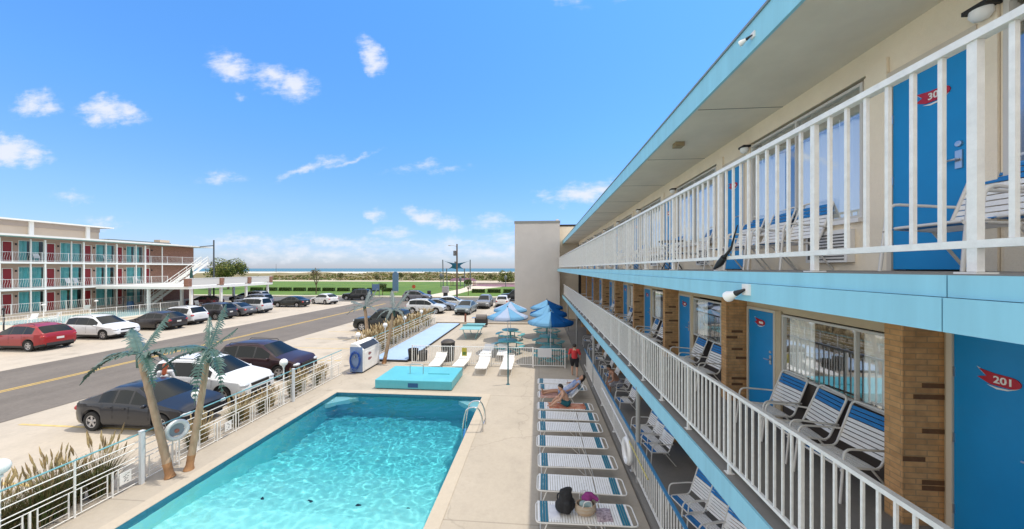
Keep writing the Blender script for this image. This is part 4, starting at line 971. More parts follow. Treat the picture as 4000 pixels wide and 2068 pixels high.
def palm(label, base, top, bend, r0, r1, fronds, mat_f, group, seed):
    t = thing('artificial_palm', label, 'palm tree', base, 0, group); b = Vector((0,0,0)); e = Vector(top)-Vector(base); mid = e*.5+Vector(bend)
    pts = []; rs = []
    for i in range(25):
        u = i/24; p = b*(1-u)**2+mid*2*u*(1-u)+e*u*u; pts.append(p); rs.append((r0+(r1-r0)*u)*(1.10 if i % 3 == 0 else 1.0)*(1.25 if i == 0 else 1))
    MB().tube(pts[:4], rs[:4], 12).build('trunk_base', m_trunkb, t, smooth=50); MB().tube(pts[3:], rs[3:], 12).build('trunk', m_trunk, t, smooth=50)
    MB().lathe([(r1*1.1,-.28),(r1*1.25,0),(r1*.8,.10),(0,.12)],10,tuple(e)).build('crown_cap', m_frond, t, smooth=50)
    for k, (az, L_, dr, rise) in enumerate(fronds):
        mb = frond_mb(L_, dr, L_*.20, seed*31+k, rise); o = mb.build('frond', mat_f, t, fix=False); o.location = e+Vector((0,0,.05)); o.rotation_euler = (0,0,R(az))
    return t
gpn = 'painted artificial palms beside the near pool fence'; gpf = 'painted artificial palms at the far part of the fence'
palm('leaning artificial palm with wide spreading fronds beside the dark sedan', (-9.18,7.62,0), (-10.12,7.70,2.98), (.10,-.02,-.1), .085,.064,
     [(176,1.25,.50,.28),(200,1.25,.75,.22),(150,1.30,.15,.55),(100,.8,.05,1.2),(6,1.62,.30,.36),(-22,1.0,1.1,.35),(30,.8,1.2,.40)], m_frond, gpn, 1)
palm('leaning artificial palm with upright fronds in front of the white crossover', (-9.05,7.95,0), (-8.82,8.25,2.98), (-.02,.05,0), .085,.062,
     [(174,1.35,.40,.32),(192,1.15,.50,.10),(110,.85,.05,1.4),(50,.6,.1,.9),(-25,1.0,1.5,.45),(-62,.95,1.6,.35),(135,.75,.1,1.2)], m_frond, gpn, 2)
palm('thin artificial palm with drooping grey fronds, behind the ice chest', (-12.87,24.16,0), (-13.1,24.2,2.3), (.05,0,0), .14,.09,
     [(175,1.6,.22,.10),(160,1.5,.15,.38),(100,1.2,.1,1.1),(60,1.1,.1,1.3),(20,1.3,.2,.7),(-10,1.2,.7,.3),(200,1.3,.55,.1),(250,1.1,.6,.3)], m_frond2, gpf, 3)
palm('thin leaning artificial palm between the ice chest and the pale blue court', (-8.49,17.72,0), (-8.05,17.95,2.85), (.05,0,0), .10,.07,
     [(170,1.0,.45,.45),(120,1.0,.15,1.2),(60,1.1,.15,1.1),(20,1.0,.5,.5),(-20,.9,.9,.35),(210,.95,.8,.3),(260,.8,1.0,.2)], m_frond2, gpf, 4)
# life ring stand between the near palms
lr = thing('life_ring', 'white life ring on its stand between the two near palms', 'life ring', (-9.42,7.98,0))
mb = MB(); mb.tube([(.30*0+0.20*cos(a*pi/14),0,1.0+.22*sin(a*pi/14)) for a in range(28)], .052, 10, closed=True); mb.build('ring', M('ring_white', (.66,.70,.72), .5), lr, smooth=180, rz=R(66))
mb = MB(); mb.bx(-.15,.15,.048,.06,.84,1.16); mb.build('backing_board', M('board_grey', (.30,.36,.42), .6), lr, rz=R(66)); 
mb = MB(); mb.lathe([(.0,-.02),(.05,-.01),(.045,.03)],10,(0,0,.98),axis='Y'); mb.build('hook', M('hook_red', (.40,.16,.12), .6), lr, rz=R(66))
mb = MB(); mb.bx(-.075,-.05,.061,.08,0,1.15); mb.bx(.05,.075,.061,.08,0,1.15); mb.build('stand', m_white, lr, rz=R(66))
lr2 = thing('life_ring', 'white life ring hung on the shaded walkway railing near the rescue pole', 'life ring', (2.22,8.63,.62), 0)
MB().tube([(0,.27*cos(a*pi/14),.27*sin(a*pi/14)) for a in range(28)], .06, 10, closed=True).build('ring', m_white, lr2, smooth=180)
MB().tube([(-.064,.29*cos(a*pi/14),.29*sin(a*pi/14)) for a in range(28)], .008, 5, closed=True).build('grab_rope', m_strap_w, lr2)
rp = thing('rescue_pole', 'long white and yellow rescue pole hung along the shaded walkway railing', 'pole', (2.24,7.1,.86))
MB().cyl((0,0,0),(0,1.6,.06),.018,n=8).build('near_half', M('pole_yellow', (.50,.42,.14), .5), rp); MB().cyl((0,1.6,.06),(0,5.0,.10),.018,n=8).build('far_half', m_white, rp)
# fence signs
for k, (x, y, l) in enumerate(((-9.64,7.05,'small white sign with faint dark print low on the fence, left of the near palms'),(-9.62,9.62,'small white sign with faint dark print low on the fence beyond the near palms'))):
    sg = thing('fence_sign', l, 'sign', (x,y,.33), 0, 'small signs on the pool fence'); MB().bx(-.006,.006,-.11,.11,-.14,.14).build('sign_panel', m_white, sg)
    mb = MB(); r = random.Random(k)
    for q in range(9): a = r.uniform(-.08,.04); z = -.10+.022*q; mb.bx(.0065,.0085,a,a+r.uniform(.02,.05),z,z+.010)
    mb.build('faint_print', m_black, sg)

# ================================================================ ORNAMENTAL GRASSES
gb = [M('grass_olive', (.085,.09,.028), .8, var=.25, vs=3), M('grass_tan', (.26,.18,.085), .8, var=.2, vs=3), M('grass_straw', (.48,.36,.18), .85, var=.2, vs=3), M('grass_green', (.09,.15,.03), .8, var=.2, vs=3)]
gs = [gb[2], M('straw_pale', (.60,.48,.28), .85, var=.2, vs=3), gb[1], gb[3]]
def grass_mesh(seed, n, h, spread, plume):
    r = random.Random(seed); mb = MB()
    for k in range(n):
        a = r.uniform(0,2*pi); q = spread*.30*math.sqrt(r.random()); p = Vector((q*cos(a),q*sin(a),0)); a2 = a+r.uniform(-.7,.7); lean = spread*r.uniform(.15,1.0); H = h*r.uniform(.55,1.0)
        d = Vector((cos(a2),sin(a2),0)); sd = Vector((-sin(a2),cos(a2),0)); w = r.uniform(.006,.012); mi = r.choice((0,0,0,1,3)) ; pts = []
        for i in range(5):
            t = i/4; c = p+d*lean*t*t+Vector((0,0,H*(t-.22*t*t*lean/spread))); ww = w*(1-.8*t); pts += [c-sd*ww, c+sd*ww]
        mb.add(pts,[(2*i,2*i+1,2*i+3,2*i+2) for i in range(4)],mi)
    for k in range(int(n*plume)):
        a = r.uniform(0,2*pi); d = Vector((cos(a),sin(a),0)); lean = spread*r.uniform(.1,.7); H = h*r.uniform(.95,1.35); c = d*lean+Vector((0,0,H)); b = d*spread*.1
        mb.tube([b, b*.5+c*.5+Vector((0,0,.06*h)), c],[.003,.003,.002],3,1,caps=False); mb.tube([c-Vector((0,0,.18))-d*.02, c-Vector((0,0,.07)), c+Vector((0,0,.06))+d*.03],[.006,.020,.003],4,2 if r.random() < .6 else 1)
    return mb
protoG = []
def grass(label, x, y, v, s, group):
    k = v
    for e in protoG:
        if e[0] == k:
            o = e[1].copy(); COL.objects.link(o); break
    else:
        n, h, sp, pl, mats = [(380,1.0,.55,.06,gb),(300,.85,.50,.06,gb),(400,1.1,.60,.07,gb),(270,.9,.60,.25,gs),(240,.8,.55,.2,gs)][k]
        o = grass_mesh(k+5, n, h, sp, pl).build('ornamental_grass', mats, fix=False); protoG.append((k,o))
    o.location = (x,y,-.02); o.rotation_euler = (0,0,rnd.uniform(0,6.28)); o.scale = (s*(1.4 if v > 2 and s > 1 else 1),s*(1.4 if v > 2 and s > 1 else 1),s*rnd.uniform(.92,1.08)); tag(o, label, 'grass plant', group)
gg1 = 'olive grass clumps behind the near pool fence'; gg2 = 'straw coloured grass clumps beyond the ice chest'; gg3 = 'grass clumps between the near palms and the ice chest'
for k, y in enumerate((5.0,5.35,5.7,6.0,6.3,6.65,6.95)): grass(f'dense olive brown ornamental grass behind the pool fence, {ORD[k]} from the bottom corner', -10.15-.12*(k % 3), y, (0,2,1)[k % 3], 1.02, gg1)
for k, y in enumerate((8.95,9.35,10.3,10.8,11.4,11.9,12.9,13.6,14.3,15.0)): grass(f'sparse olive ornamental grass behind the pool fence, {ORD[k]} from the near palms to the ice chest', -10.05-.15*(k % 2), y, (1,4,0,3)[k % 4], .78, gg3)
for k, (x, y) in enumerate(((-10.3,19.3),(-10.6,20.3),(-10.3,21.2),(-10.7,22.0),(-10.3,22.8),(-10.6,23.7),(-10.3,24.8),(-10.5,26.0),(-10.3,27.2),(-10.5,28.6),(-10.3,30.0))): grass(f'tall straw coloured grass clump beside the pale blue court, {ORD[k]} from the ice chest', x, y, 3+(k % 2), 1.3, gg2)

# ================================================================ POOL FURNITURE
pf = thing('raised_platform', 'turquoise raised platform with a handrail behind the pool', 'platform', (-5.4,13.95,0))
m_turq = M('turquoise_fibreglass', (.10,.43,.51), .4, var=.06, vs=1.5)
mb = MB(); mb.bx(-1.70,1.70,0,2.05,.02,.40); o = mb.build('platform_body', m_turq, pf); bv = o.modifiers.new('b','BEVEL'); bv.width = .03; bv.segments = 2
MB().bx(-.22,.22,-.012,-.002,.10,.28).build('warning_panel', M('panel_blue', (.01,.08,.22), .5), pf)
MB().tube(rounded([(-.50,.95,.40),(-.50,.95,.83),(.12,.95,.83),(.12,.95,.40)],.12,4),.022,8).build('handrail', m_steel, pf, smooth=60)
MB().bx(.35,1.35,.93,.99,.401,.43).build('step_edge', m_turq, pf)
ld = thing('pool_ladder', 'chrome pool ladder with two curved handrails at the pool edge', 'ladder', (PX1,10.55,0))
for y in (0, .52): MB().tube(rounded([(.52,y,0),(.52,y,.42),(.36,y,.80),(-.02,y,.74),(-.14,y,.2),(-.14,y,-1.0)],.22,5),.022,8).build('handrail', m_chrome, ld, smooth=60)
for z in (-.30,-.58,-.86): MB().bx(-.17,-.09,.0,.52,z,z+.03).build('rung', m_chrome, ld)
MB().tube([(.52,0,.20),(.52,.52,.20)],.016,7).build('cross_bar', m_chrome, ld)
tp = thing('teal_pole', 'slim dark teal pole standing on the deck behind the pool', 'pole', (-1.39,14.96,0)); m_tp = M('pole_teal', (.015,.13,.17), .4)
MB().cyl((0,0,0),(0,0,1.88),.032,n=12).build('shaft', m_tp, tp, smooth=60); MB().lathe([(.09,0),(.09,.012),(.04,.02)],14).build('base_plate', m_tp, tp); MB().lathe([(.032,1.88),(.04,1.885),(.03,1.92),(0,1.93)],12).build('cap', m_tp, tp)
# ice chest with hose
ic = thing('ice_chest', 'white ice chest with a blue end panel at the pool fence', 'ice chest', (-9.05,15.95,0))
mb = MB(); mb.bx(-.33,.33,0,1.7,.08,1.02); mb.add([(-.33,0,1.021),(.33,0,1.021),(.33,1.7,1.021),(-.33,1.7,1.021),(-.33,0,1.44),(-.02,0,1.44),(-.02,1.7,1.44),(-.33,1.7,1.44),(.33,0,1.15),(.33,1.7,1.15)],[(0,3,2,1),(4,5,6,7),(5,8,9,6),(1,2,9,8),(0,4,7,3),(0,1,8,5,4),(3,7,6,9,2)]); mb.build('chest_body', m_white, ic)
MB().bx(-.34,.30,-.022,-.003,.06,1.30).build('end_panel', M('faded_blue_panel', (.17,.25,.42), .6, var=.2, vs=2), ic)
mb = MB(); mb.add([(.045,.12,1.385),(.325,.12,1.160),(.325,1.58,1.160),(.045,1.58,1.385)],[(0,1,2,3)]); mb.xform(Matrix.Translation((.006,0,.010))); mb.build('sloped_lid', M('lid_black', (.03,.03,.03), .4), ic)
mb = MB()
for z, w in ((.86,.10),(.60,.12)): mb.add([(.348,.62+w*1.6*cos(a*pi/5)*(1+.25*sin(a*2.3)),z+.07*sin(a*pi/5)*(1+.3*cos(a*1.7))) for a in range(10)],[tuple(range(10))])
mb.build('faded_mark', M('faded_red', (.28,.11,.12), .6, var=.3, vs=20), ic, fix=False)
MB().bx(.331,.345,.12,1.58,.12,1.0).build('side_door', m_white, ic)
MB().bx(-.30,.30,.05,1.65,0,.079).build('plinth', m_black, ic)
hs = thing('garden_hose', 'coiled blue garden hose hanging on the end of the ice chest', 'hose', (-9.09,15.88,.66)); m_hose = M('hose_blue', (.008,.07,.34), .4)
mb = MB(); pts = []
for i in range(150):
    a = 2*pi*i/25+.7; q = .245+.020*sin(i*.37)+.016*(i//25 % 3); pts.append((q*cos(a)*.95,-.02-.006*(i//25)-.01*sin(i*.9), q*1.55*sin(a)+.02*sin(i*.21)))
mb.tube(pts,.017,6); mb.build('coil', m_hose, hs, smooth=180); MB().tube([(-.2,-.04,-.2),(-.12,-.06,-.45),(.05,-.07,-.60),(-.3,-.05,-.645),(-.45,.02,-.645)],.013,6).build('loose_end', m_hose, hs, smooth=180); MB().cyl((0,.03,.18),(0,-.06,.18),.03,n=10).build('hook', m_steel, hs)
# pale blue court
m_court = M('court_paint', (.34,.47,.66), .7, var=.06, vs=.8, bump=.2, bs=30)
ct = thing('shuffleboard_court', 'long raised pale blue shuffleboard court beside the fence', 'court', (-8.4,18.1,0)); MB().bx(-1.0,1.05,0,12.4,.005,.12).build('court_slab', m_court, ct); MB().bx(-1.06,1.11,-.06,12.46,.004,.09).build('kerb', m_dark, ct)
# bins behind the picket fence
def bin_(label, x, y, r0, r1, h, lid):
    t = thing('waste_bin', label, 'bin', (x,y,0), 0, 'bins behind the picket fence'); mb = MB(); mb.lathe([(r0,0),(r1,h),(r1-.02,h),(r0-.02,.05)],18); 
    for k in range(18): a = 2*pi*k/18; mb.bx(-.006,.006,-.02,.02,.05,h-.04) if False else mb.cyl(((r0+.004)*cos(a),(r0+.004)*sin(a),.03),((r1+.004)*cos(a),(r1+.004)*sin(a),h-.03),.012,n=4)
    mb.build('bin_body', m_bin, t, smooth=40)
    if lid: MB().lathe([(r1+.03,h),(r1+.03,h+.06),(r1*.7,h+.16),(0,h+.19)],18).build('lid', m_bin2, t, smooth=40)
    else: MB().lathe([(r1-.02,h-.03),(r1+.02,h-.03),(r1+.02,h+.02),(r1-.02,h+.02)],18).build('rim', m_bin2, t)
m_bin = M('bin_black', (.028,.026,.025), .6); m_bin2 = M('bin_brown', (.05,.042,.036), .6)
bin_('short black ribbed bin behind the picket fence, nearer the ice chest', -7.15,18.5,.22,.27,.62,False); bin_('short black ribbed bin behind the picket fence, nearer the big covered bin', -6.55,18.45,.20,.25,.52,False)
bin_('big brown lidded bin behind the picket fence', -5.15,18.6,.33,.37,1.0,True)
gr_ = thing('barbecue_grill', 'dark covered barbecue at the far end of the sunny deck', 'barbecue', (-5.15,29.6,0)); MB().bx(-.55,.55,-.28,.28,.15,.80).build('cabinet', m_bin, gr_); mb = MB(); mb.lathe([(.30,-.45),(.30,.45)],16,(0,0,.80),axis='X'); mb.lathe([(0,-.46),(.30,-.455)],16,(0,0,.80),axis='X'); mb.lathe([(.30,.455),(0,.46)],16,(0,0,.80),axis='X'); mb.build('lid', M('grill_cover', (.16,.14,.13), .7), gr_, smooth=40); MB().bx(-.85,-.56,-.25,.25,.76,.80).build('side_shelf', m_steel, gr_)
for sx in (-.45,.45): MB().cyl((sx,-.2,.02),(sx,-.2,.15),.03,n=8).build('leg', m_black, gr_)
# table tennis table
tt = thing('table_tennis_table', 'pale teal table tennis table on the sunny deck', 'table', (-5.05,25.4,0)); m_tt = M('table_teal', (.20,.44,.46), .5)
for y0, y1, nm in ((-1.37,-.004,'near_half'),(.004,1.37,'far_half')): MB().bx(-.76,.76,y0,y1,.735,.76).build('tabletop', m_tt, tt)
for y in (-.95,.95):
    for sx in (-1,1): MB().cyl((sx*.62,y,.735),(sx*.34,y,0),.028,n=7).build('leg', m_tt, tt)
mb = MB(); mb.bx(-.84,.84,-.006,.006,.762,.90); mb.build('net', M('net_teal', (.16,.36,.40), .7), tt)
# posts and low wall at the deck end
tag(MB().bx(-9.8,2.2,31.0,31.15,0,.14).build('low_wall', m_conc_lot), 'low concrete wall at the far end of the pool deck', 'wall')
for k, (x, l) in enumerate(((-7.05,'brown bollard at the far end of the deck beside the court'),)): tag(MB().lathe([(.10,0),(.10,.80),(.07,.86),(0,.88)],14,(0,0,0)).build('bollard', M('bollard_brown', (.20,.07,.04), .7), loc=(x,31.6,-.02)), l, 'bollard')
for k, (x, y, l) in enumerate(((-4.0,18.0,'small yellow and green sign on the picket fence'),)):
    tag(MB().bx(-.13,.13,-.01,.01,.52,.95).bx(-.09,.09,-.013,-.011,.58,.74,1).build('fence_sign', [M('sign_yellow', (.42,.36,.04), .6), M('sign_green', (.08,.16,.03), .6)], loc=(x,17.66,0)), l, 'sign')
# flood lights
def flood(label, loc, aim, black=False):
    t = thing('flood_light', label, 'light', loc); MB().bx(-.03,.0,-.055,.055,-.06,.06).build('junction_box', m_white if not black else m_black, t)
    d = Vector(aim).normalized(); p = Vector((-.05,0,-.01)); q = p+d*.10
    MB().tube([(-.03,0,0),tuple(p),tuple(q)],[.012,.016,.034],10).build('socket', m_black, t, smooth=60); MB().tube([tuple(q-d*.005),tuple(q+d*.03),tuple(q+d*.09),tuple(q+d*.12)],[.034,.040,.062,.060],14).build('bulb', m_globe if not black else m_black, t, smooth=60); return t
fl1 = flood('white flood bulb on the blue fascia between the top and middle balconies', (1.815,3.07,Z3-.16), (-.25,.75,-.35)); fl2 = flood('white and red flood bulb high on the blue roof fascia', (2.43,4.0,ZS+.15), (-.55,.75,-.25))
fl1.scale = (.8,.8,.8); fl2.scale = (.55,.55,.55)
bl = thing('spot_light', 'black spot lamp with a thin cable clamped at the foot of the top balcony railing', 'light', (1.90,3.70,Z3+.02)); MB().tube([(.0,.10,.0),(0,-.02,.06),(.0,-.10,.12)],[.012,.035,.03],10).build('lamp_body', m_black, bl, smooth=60); MB().tube([(0,-.10,.12),(0,-.22,.20),(-.01,-.30,.33),(0,-.33,.42)],[.018,.012,.008,.006],6).build('cable', m_black, bl, smooth=60)
# white chests in the shade, sitting bins by the wall
# ================================================================ CARS
m_tyre = M('tyre_rubber', (.018,.018,.018), .8); m_rim = M('alloy_rim', (.50,.50,.52), .3, metal=.7); m_well = M('wheel_well', (.008,.008,.008), .9)
m_cglass = M('car_glass', (.006,.010,.012), .05, spec=.32); m_hl = M('headlamp_lens', (.55,.58,.62), .08, coat=.6); m_tl = M('tail_lamp_red', (.38,.015,.015), .15, coat=.6); m_grille = M('dark_grille', (.02,.02,.02), .4); m_plate = M('licence_plate', (.60,.60,.58), .5); m_trim = M('black_trim', (.03,.03,.032), .6)
CARSPEC = {
 'suv': dict(L=4.5, W=1.84, wr=.345, ax=(-1.38,1.36), top=[(-2.25,.80),(-2.22,1.02),(-2.12,1.10),(-1.78,1.58),(-1.2,1.67),(-.3,1.675),(.28,1.60),(1.10,1.10),(1.2,1.075),(1.95,.93),(2.17,.78),(2.25,.58)], belt=[(-2.25,.74),(-2.1,1.02),(1.1,.96),(2.0,.84),(2.25,.54)], ws=(.28,1.10), rg=(-2.12,-1.78), win=[(-1.70,-1.02),(-.94,-.05),(.03,.80)], rails=True),
 'cross': dict(L=4.5, W=1.84, wr=.345, ax=(-1.38,1.36), top=[(-2.25,.80),(-2.22,1.03),(-2.15,1.12),(-1.62,1.52),(-1.0,1.64),(-.2,1.66),(.25,1.58),(1.12,1.08),(1.25,1.05),(1.98,.90),(2.18,.76),(2.25,.58)], belt=[(-2.25,.76),(-2.1,1.06),(1.12,.94),(2.0,.82),(2.25,.54)], ws=(.25,1.12), rg=(-2.15,-1.62), win=[(-1.55,-.98),(-.90,-.05),(.03,.80)], rails=True),
 'sedan': dict(L=4.45, W=1.78, wr=.325, ax=(-1.36,1.36), top=[(-2.22,.72),(-2.18,.93),(-1.80,1.02),(-1.68,1.03),(-.85,1.40),(-.25,1.45),(.15,1.41),(1.02,.99),(1.15,.965),(1.95,.80),(2.15,.70),(2.22,.52)], belt=[(-2.22,.68),(-2.0,.92),(-1.0,.93),(1.05,.87),(2.0,.74),(2.22,.5)], ws=(.15,1.02), rg=(-1.68,-.85), win=[(-1.12,-.55),(-.47,.08),(.15,.80)], rails=False),
 'hatch': dict(L=4.25, W=1.77, wr=.33, ax=(-1.27,1.30), top=[(-2.12,.75),(-2.09,.98),(-2.0,1.05),(-1.35,1.43),(-.6,1.52),(-.05,1.50),(.25,1.43),(1.05,1.0),(1.18,.97),(1.85,.82),(2.05,.70),(2.12,.52)], belt=[(-2.12,.72),(-1.95,.98),(1.05,.89),(1.9,.76),(2.12,.5)], ws=(.25,1.05), rg=(-2.0,-1.35), win=[(-1.40,-.72),(-.64,.02),(.10,.80)], rails=False),
 'boxy': dict(L=4.6, W=1.86, wr=.37, ax=(-1.36,1.42), top=[(-2.30,.82),(-2.28,1.05),(-2.22,1.12),(-2.02,1.68),(-1.6,1.78),(-.2,1.79),(.28,1.72),(.82,1.16),(.95,1.14),(2.08,1.04),(2.26,.92),(2.30,.62)], belt=[(-2.30,.78),(-2.15,1.05),(.85,1.02),(2.1,.96),(2.30,.58)], ws=(.28,.82), rg=(-2.22,-2.02), win=[(-1.95,-1.22),(-1.12,-.20),(-.10,.66)], rails=True),
}
def lerp_poly(P_, x):
    for (a, b), (c, d) in zip(P_, P_[1:]):
        if a <= x <= c: return b+(d-b)*(x-a)/(c-a) if c > a else b
    return P_[0][1] if x < P_[0][0] else P_[-1][1]
def make_car(kind, col, label, cat='car', metal=.5, open_door=False):
    S_ = CARSPEC[kind]; L2 = S_['L']/2; W2 = S_['W']/2; wr = S_['wr']; ar = wr*1.17
    pn = 'car_paint_%d_%d_%d' % tuple(int(c*1000) for c in col); paint = MATS.get(pn) or M(pn, tuple(c*.8 for c in col) if max(col) < .2 else col, .34, coat=.45, spec=.35)
    xs = set([a for a, _ in S_['top']]+[a for a, _ in S_['belt']]+[e for w in S_['win'] for e in w])
    for ax in S_['ax']:
        for k in range(11): xs.add(round(ax-ar*cos(pi*k/10), 4))
        xs.add(round(ax-ar-.004,4)); xs.add(round(ax+ar+.004,4))
    xs = sorted(x for x in xs if -L2 <= x <= L2); st = []
    z0 = .22
    for x in xs:
        zt = lerp_poly(S_['top'], x); zbt = min(lerp_poly(S_['belt'], x), zt-.03); zb_ = z0
        e = abs(x)/L2; zb_ = z0+(.16*max(0,(e-.88)/.12))
        for ax in S_['ax']:
            if abs(x-ax) < ar: zb_ = max(zb_, wr+math.sqrt(max(0, ar*ar-(x-ax)**2)))
        pl = 1-.13*max(0,(e-.70)/.30)**2.2-.10*max(0,(e-.93)/.07)**2
        w = W2*pl; h = zt-zbt; tum = .34*h
        zm = zb_+(zbt-zb_)*.55
        row = [(0,zb_+.0), (w*.93,zb_), (w*.985,zb_+(zbt-zb_)*.18), (w,zm), (w*.975,zbt), (w*.955-tum*.08,zbt+h*.10), (w*.94-tum*.80-.02*min(1,h*3),zbt+h*.84), (w*.90-tum-.05,zt-.015), (w*.50,zt+.012), (0,zt+.02)]
        st.append(row)
    body = MB(); sidew = {1: MB(), -1: MB()}; wsm = MB(); rgm = MB(); n = len(xs); K = len(st[0]); 
    for i in range(n-1):
        xm = (xs[i]+xs[i+1])/2
        for j in range(K-1):
            for s in (1,-1):
                q = [(xs[i],s*st[i][j][0],st[i][j][1]),(xs[i+1],s*st[i+1][j][0],st[i+1][j][1]),(xs[i+1],s*st[i+1][j+1][0],st[i+1][j+1][1]),(xs[i],s*st[i][j+1][0],st[i][j+1][1])]
                if s < 0: q.reverse()
                tgt = body; mi = 0
                if j == 5 and any(a <= xm <= b for a, b in S_['win']): tgt = sidew[s]
                elif j in (7,8) and S_['ws'][0] < xm < S_['ws'][1]: tgt = wsm
                elif j in (7,8) and S_['rg'][0] < xm < S_['rg'][1]: tgt = rgm
                elif j == 5 and S_['win'][0][0]-.05 < xm < S_['win'][-1][1]+.02: mi = 1
                elif j == 0: mi = 1
                elif j == 1 and cat != 'sedan' and kind in ('suv','cross','boxy'): mi = 1
                tgt.add(q, [(0,1,2,3)], mi)
    for i, rev in ((0, True), (n-1, False)):
        loop = [(xs[i],y,z) for y, z in st[i]]+[(xs[i],-y,z) for y, z in reversed(st[i][:-1])]; loop = loop[:-1]
        body.add(loop, [tuple(range(len(loop)))])
    def weld(mb):
        seen_ = {}; mp = []; vs = []
        for p in mb.v:
            k = (round(p[0],4),round(p[1],4),round(p[2],4))
            if k not in seen_: seen_[k] = len(vs); vs.append(p)
            mp.append(seen_[k])
        fs = []; ms = []
        for f, m_ in zip(mb.f, mb.m):
            g = []
            for v in f:
                if mp[v] not in g: g.append(mp[v])
            if len(g) > 2: fs.append(tuple(g)); ms.append(m_)
        mb.v, mb.f, mb.m = vs, fs, ms; return mb
    t = thing('parked_car', label, cat, (0,0,0), 0)
    weld(body).build('body', [paint, m_trim], t, smooth=38, fix=True)
    weld(wsm).build('windscreen', m_cglass, t, smooth=40, fix=True); weld(rgm).build('rear_window', m_cglass, t, smooth=40, fix=True); [weld(sidew[q]).build('side_window', m_cglass, t, smooth=40, fix=True) for q in (1,-1)]
    # underside and wheel wells
    MB().bx(-L2*.93,L2*.93,-W2*.80,W2*.80,.20,.55).build('underbody', m_well, t)
    proto = None
    for ax in S_['ax']:
        for s in (1,-1):
            w = thing_part('wheel', t, (ax, s*(W2-.11), wr), 0 if s > 0 else pi)
            if proto is None:
                mb = MB(); mb.lathe([(wr*.62,-.10),(wr*.92,-.105),(wr,-.08),(wr,.08),(wr*.92,.105),(wr*.64,.10),(wr*.62,.06)],26,axis='Y'); a = mb.build('tyre', m_tyre, w, smooth=40)
                mb = MB(); mb.lathe([(wr*.64,.06),(wr*.65,.095),(wr*.56,.09),(wr*.55,.03),(0,.03)],26,axis='Y')
                for k in range(5):
                    aa = 2*pi*k/5+.3
                    c = Vector((cos(aa),0,sin(aa))); d = Vector((-sin(aa),0,cos(aa)))
                    p = [c*wr*.06-d*wr*.10, c*wr*.06+d*wr*.10, c*wr*.60+d*wr*.14, c*wr*.60-d*wr*.14]
                    mb.add([tuple(v+Vector((0,.078,0))) for v in p]+[tuple(v+Vector((0,.05,0))) for v in p],[(0,1,2,3),(0,4,5,1),(2,6,7,3),(1,5,6,2),(0,3,7,4)])
                mb.lathe([(wr*.16,.05),(wr*.16,.085),(0,.09)],12,axis='Y')
                b = mb.build('rim', [m_rim], w, smooth=40); mb2 = MB(); mb2.lathe([(wr*.55,.034),(0,.036)],20,axis='Y'); c_ = mb2.build('brake_disc', m_well, w); proto = (a, b, c_)
            else:
                for q in proto: c = q.copy(); COL.objects.link(c); c.parent = w
    xf = L2; zh = lerp_poly(S_['top'], L2*.90)
    for s in (1,-1):
        mb = MB(); yo = s*W2*.70; mb.sph((L2*.925,yo,zh-.17),(.17,.20,.085),12,8); mb.build('headlight', m_hl, t, smooth=180)
        mb = MB(); zr = lerp_poly(S_['top'], -L2*.985)-.16; mb.sph((-L2*.945,s*W2*.74,zr+.02),(.13,.165,.11),12,8); mb.build('taillight', m_tl, t, smooth=180)
        mb = MB(); xm_ = S_['win'][-1][1]+.02; zm_ = lerp_poly(S_['belt'], xm_)+.06; mb.sph((xm_,s*(W2+.07),zm_),(.07,.10,.065),10,7); mb.build('wing_mirror', paint, t, smooth=180)
        for w0, w1 in S_['win'][:2]:
            mb = MB(); xh = w1-.28 if w1 > -.5 else w1-.2; mb.ob((xh+ .1, s*(W2*1.0+.002), lerp_poly(S_['belt'], xh)-.10),(.17,.03,.028)); mb.build('door_handle', paint, t)
    mb = MB(); mb.ob((L2+.004-.05, 0, zh-.20),(.10,W2*.95,.10)); mb.build('grille', m_grille, t); mb = MB(); mb.ob((L2-.035,0,.42),(.12,W2*1.05,.13)); mb.build('air_intake', m_grille, t)
    MB().ob((-L2-.003,0,lerp_poly(S_['top'],-L2)-.04 if kind != 'sedan' else .72),(.02,.34,.13)).build('licence_plate', m_plate, t)
    mb = MB(); mb.ob((-L2+.02,0,.42),(.10,W2*1.35,.16)); mb.build('rear_bumper_insert', m_trim, t)
    if S_['rails']:
        for s in (1,-1):
            x0_, x1_ = S_['win'][0][0]+.15, S_['win'][-1][0]+.1; mb = MB(); zt = max(z for _, z in S_['top']); mb.tube([(x0_,s*W2*.66,zt-.06),(x0_+.1,s*W2*.66,zt+.03),(x1_-.1,s*W2*.66,zt+.02),(x1_,s*W2*.66,zt-.05)],.016,6); mb.build('roof_rail', m_trim, t)
    # door shut lines
    for s in (1,-1):
        mb = MB()
        for xx in [S_['win'][1][0]-.04, S_['win'][1][1]+.04, S_['win'][2][1]+.10]:
            zb2 = lerp_poly(S_['belt'], xx); mb.add([(xx-.006,s*(W2+.0025),.34+ (zb2-.34)*.20),(xx+.006,s*(W2+.0025),.34+(zb2-.34)*.20),(xx+.006,s*(W2*.988+.003),zb2-.02),(xx-.006,s*(W2*.988+.003),zb2-.02)],[(0,1,2,3)])
        mb.build('door_seam', m_well, t)
    if open_door:
        mb = MB(); mb.ob((S_['win'][2][1]-.42,W2+.42,.72),(.06,.95,.75),rz=R(28)); mb.build('open_door', paint, t)
    return t
def thing_part(name, parent, loc, rz=0):
    o = bpy.data.objects.new(name, None); COL.objects.link(o); o.parent = parent; o.location = loc; o.rotation_euler = (0,0,rz); o.empty_display_size = .1; return o
gcar_r = 'cars parked beside the pool fence'; gcar_l = 'cars parked across the road'; gcar_f = 'cars parked beyond the pool deck'
